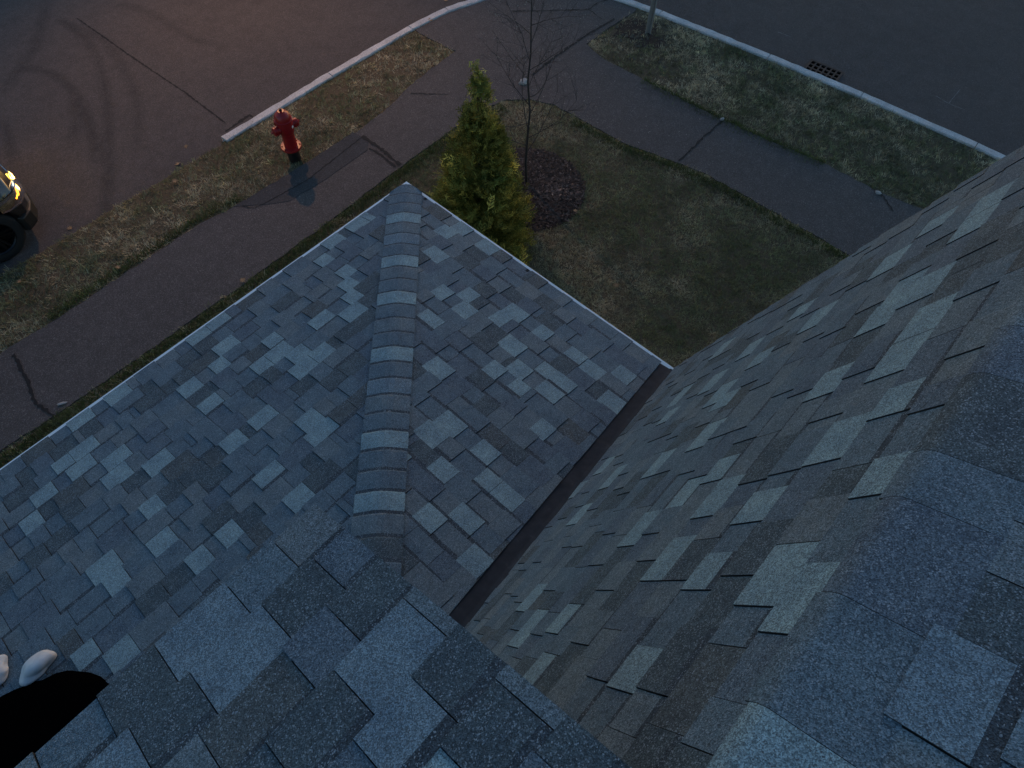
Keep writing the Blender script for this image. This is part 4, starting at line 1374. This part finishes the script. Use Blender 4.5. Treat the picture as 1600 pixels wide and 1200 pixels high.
def headlamp(sgn):
    # chrome bowl, lit bulbs and clear lens set on the front corner of the wing
    hull = [(1.052, 0.40), (1.035, 0.56), (0.99, 0.74), (0.90, 0.86), (0.76, 0.915), (0.64, 0.925)]
    nrm = [(0.99, 0.12), (0.94, 0.34), (0.80, 0.60), (0.50, 0.87), (0.15, 0.99), (0.03, 1.0)]

    def skin(off, lo, hi, a=0, b=6, base=0.008, rise=0.022):
        v = []; f = []
        for i in range(a, b):
            (x, y), (nx, ny) = hull[i], nrm[i]
            o_ = off[i - a]
            zt_ = hi - 0.012 * abs(i - 2.5) + 0.012 * i; zb_ = lo + rise * i
            for q, k in ((0.0, zb_), (1.0, zb_ + (zt_ - zb_) * 0.35), (0.85, zb_ + (zt_ - zb_) * 0.7), (-0.5, zt_)):
                v.append((x + nx * (o_ * q + base), CYM + sgn * (y + ny * (o_ * q + base)), k + zz))
        for i in range(b - a - 1):
            for k in range(3): f.append((4 * i + k, 4 * i + k + 1, 4 * i + k + 5, 4 * i + k + 4))
        return v, f
    m = MB(); m.add(*skin([0.004] * 6, 0.56, 0.79)); h = m.build('headlamp', CHROME, car, True)
    m = MB(); m.add(*skin([0.02, 0.05, 0.06, 0.06, 0.035, 0.005], 0.55, 0.80)); m.build('lens', LENS, h, True)
    m = MB(); m.add(*skin([0.012] * 2, 0.60, 0.80, 0, 2, 0.018, 0.008)); m.build('bulb', BULB, h, True)
    m = MB(); m.add(*skin([0.010] * 2, 0.61, 0.765, 1, 3, 0.014, 0.010)); m.build('bulb', AMBER, h, True)
    m = MB(); m.add(*skin([0.006] * 2, 0.645, 0.700, 2, 4, 0.012, 0.014)); m.build('bulb', AMBER, h, True)


headlamp(-1); headlamp(1)


def wheel(x, sgn):
    y = CYM + sgn * 0.915
    m = MB(); w = 0.21
    m.lathe([(WR * 0.66, -w), (WR * 0.9, -w - 0.005), (WR * 0.98, -w + 0.02), (WR, -w + 0.06), (WR, -0.05), (WR * 0.98, -0.015), (WR * 0.9, 0.004), (WR * 0.72, 0.006), (WR * 0.66, 0.0)], (0, 0, 0), 'y', 40, 0, False)
    if sgn < 0: m.v = [(a, -b, c) for a, b, c in m.v]
    t = m.build('tyre', RUBB, wh, True); t.matrix_parent_inverse = Matrix()
    m = MB(); m.lathe([(WR * 0.67, -0.12), (WR * 0.67, -0.004), (WR * 0.64, -0.002), (WR * 0.61, -0.02), (WR * 0.58, -0.10), (0.06, -0.11)], (0, 0, 0), 'y', 40, 0, False)
    for k in range(5):
        a = 2 * math.pi * k / 5
        ca, sa = math.cos(a), math.sin(a)
        for off in (-0.035, 0.035):
            p0 = (ca * 0.05 - sa * off * 0.4, sa * 0.05 + ca * off * 0.4); p1 = (ca * WR * 0.62 - sa * off, sa * WR * 0.62 + ca * off)
            nx, ny = -sa * 0.016, ca * 0.016
            m.add([(p0[0] - nx, -0.055, p0[1] - ny), (p0[0] + nx, -0.055, p0[1] + ny), (p1[0] + nx, -0.02, p1[1] + ny), (p1[0] - nx, -0.02, p1[1] - ny),
                   (p0[0] - nx, -0.09, p0[1] - ny), (p0[0] + nx, -0.09, p0[1] + ny), (p1[0] + nx, -0.06, p1[1] + ny), (p1[0] - nx, -0.06, p1[1] - ny)],
                  [(0, 1, 2, 3), (7, 6, 5, 4), (0, 4, 5, 1), (1, 5, 6, 2), (2, 6, 7, 3), (3, 7, 4, 0)])
    m.lathe([(0.055, -0.1), (0.055, -0.035), (0.045, -0.03)], (0, 0, 0), 'y', 18)
    if sgn < 0: m.v = [(a, -b, c) for a, b, c in m.v]
    r_ = m.build('rim', RIM, wh); r_.matrix_parent_inverse = Matrix()


for x in WX:
    for sgn in (-1, 1):
        wh = bpy.data.objects.new('wheel', None); COL.objects.link(wh); wh.parent = car
        wh.matrix_parent_inverse = Matrix.Translation(-Vector(car.location))
        wh.location = (x, CYM + sgn * 0.915, WZ)
        wheel(x, sgn)

# ================================================================== STREET LAMP (across the street, its light falls on the hydrant)
LPOS = Vector((7.9, 14.7, 7.5))
lamp = empty('street_lamp', (8.0, 17.3, 0))
tag(lamp, 'tall steel street lamp on the far side of the street', 'street lamp')
m = MB(); m.tube([(8.0, 17.3, -0.1), (8.0, 17.3, 4), (8.0, 17.3, 7.2)], [0.09, 0.075, 0.06], 14); m.build('pole', GALV, lamp, True)
m = MB(); m.tube([(8.0, 17.3, 7.1), (7.98, 16.6, 7.5), (7.94, 15.6, 7.66), (7.91, 15.0, 7.66)], [0.04, 0.035, 0.03, 0.03], 10); m.build('arm', GALV, lamp, True)
m = MB(); m.box((7.75, 14.35, 7.60), (8.05, 15.1, 7.74)); hd_ = m.build('lamp_head', GALV, lamp, bevel=0.03)
GLOW, n_, b_ = nodes('lamp_lens')
b_.inputs['Emission Color'].default_value = (1.0, 0.55, 0.28, 1); b_.inputs['Emission Strength'].default_value = 12
m = MB(); m.box((7.80, 14.45, 7.575), (8.0, 14.95, 7.598)); m.build('lens', GLOW, hd_)
ld = bpy.data.lights.new('street_light', 'SPOT')
ld.energy = 560
ld.color = (1.0, 0.50, 0.24)
ld.spot_size = R(80)
ld.spot_blend = 1.0
ld.shadow_soft_size = 0.10
lo = bpy.data.objects.new('street_light', ld); COL.objects.link(lo)
lo.parent = lamp; lo.matrix_parent_inverse = Matrix.Translation(-Vector(lamp.location))
lo.location = (7.9, 14.7, 7.54)
lo.rotation_euler = (Vector((4.3, 9.0, 0)) - LPOS).to_track_quat('-Z', 'Y').to_euler()

dirt = slab('bare_earth', [(9.95, 6.30), (10.25, 6.42), (10.6, 6.35), (10.72, 6.0), (10.5, 5.75), (10.62, 5.5), (10.2, 5.55), (9.95, 5.8), (10.05, 6.05)], -0.008, -0.03, MULCH, lawn, 0.05, 0.12)
# rolled-off dirt clods round the post foot
CL = plain('dry_clod', (0.11, 0.095, 0.07), 0.95, 0, 0.3, 40)
cb = MB()
for _ in range(140):
    x = random.gauss(10.25, 0.33); y = random.gauss(5.85, 0.4)
    s = random.uniform(0.012, 0.04)
    q = Vector((x, y, -0.01))
    pts = [Vector((s * random.uniform(.7, 1.2), 0, 0)), Vector((-s * random.uniform(.7, 1.2), 0, 0)), Vector((0, s * random.uniform(.7, 1.2), 0)), Vector((0, -s * random.uniform(.7, 1.2), 0)), Vector((0, 0, s * random.uniform(.5, 1))), Vector((0, 0, -s * .5))]
    cb.add([q + p_ for p_ in pts], [(0, 2, 4), (2, 1, 4), (1, 3, 4), (3, 0, 4), (2, 0, 5), (1, 2, 5), (3, 1, 5), (0, 3, 5)])
o = cb.build('dirt_clods', CL, None, recalc=False); o.parent = lawn; o['kind'] = 'stuff'
print('grass blades', ng, 'buds', NBud)
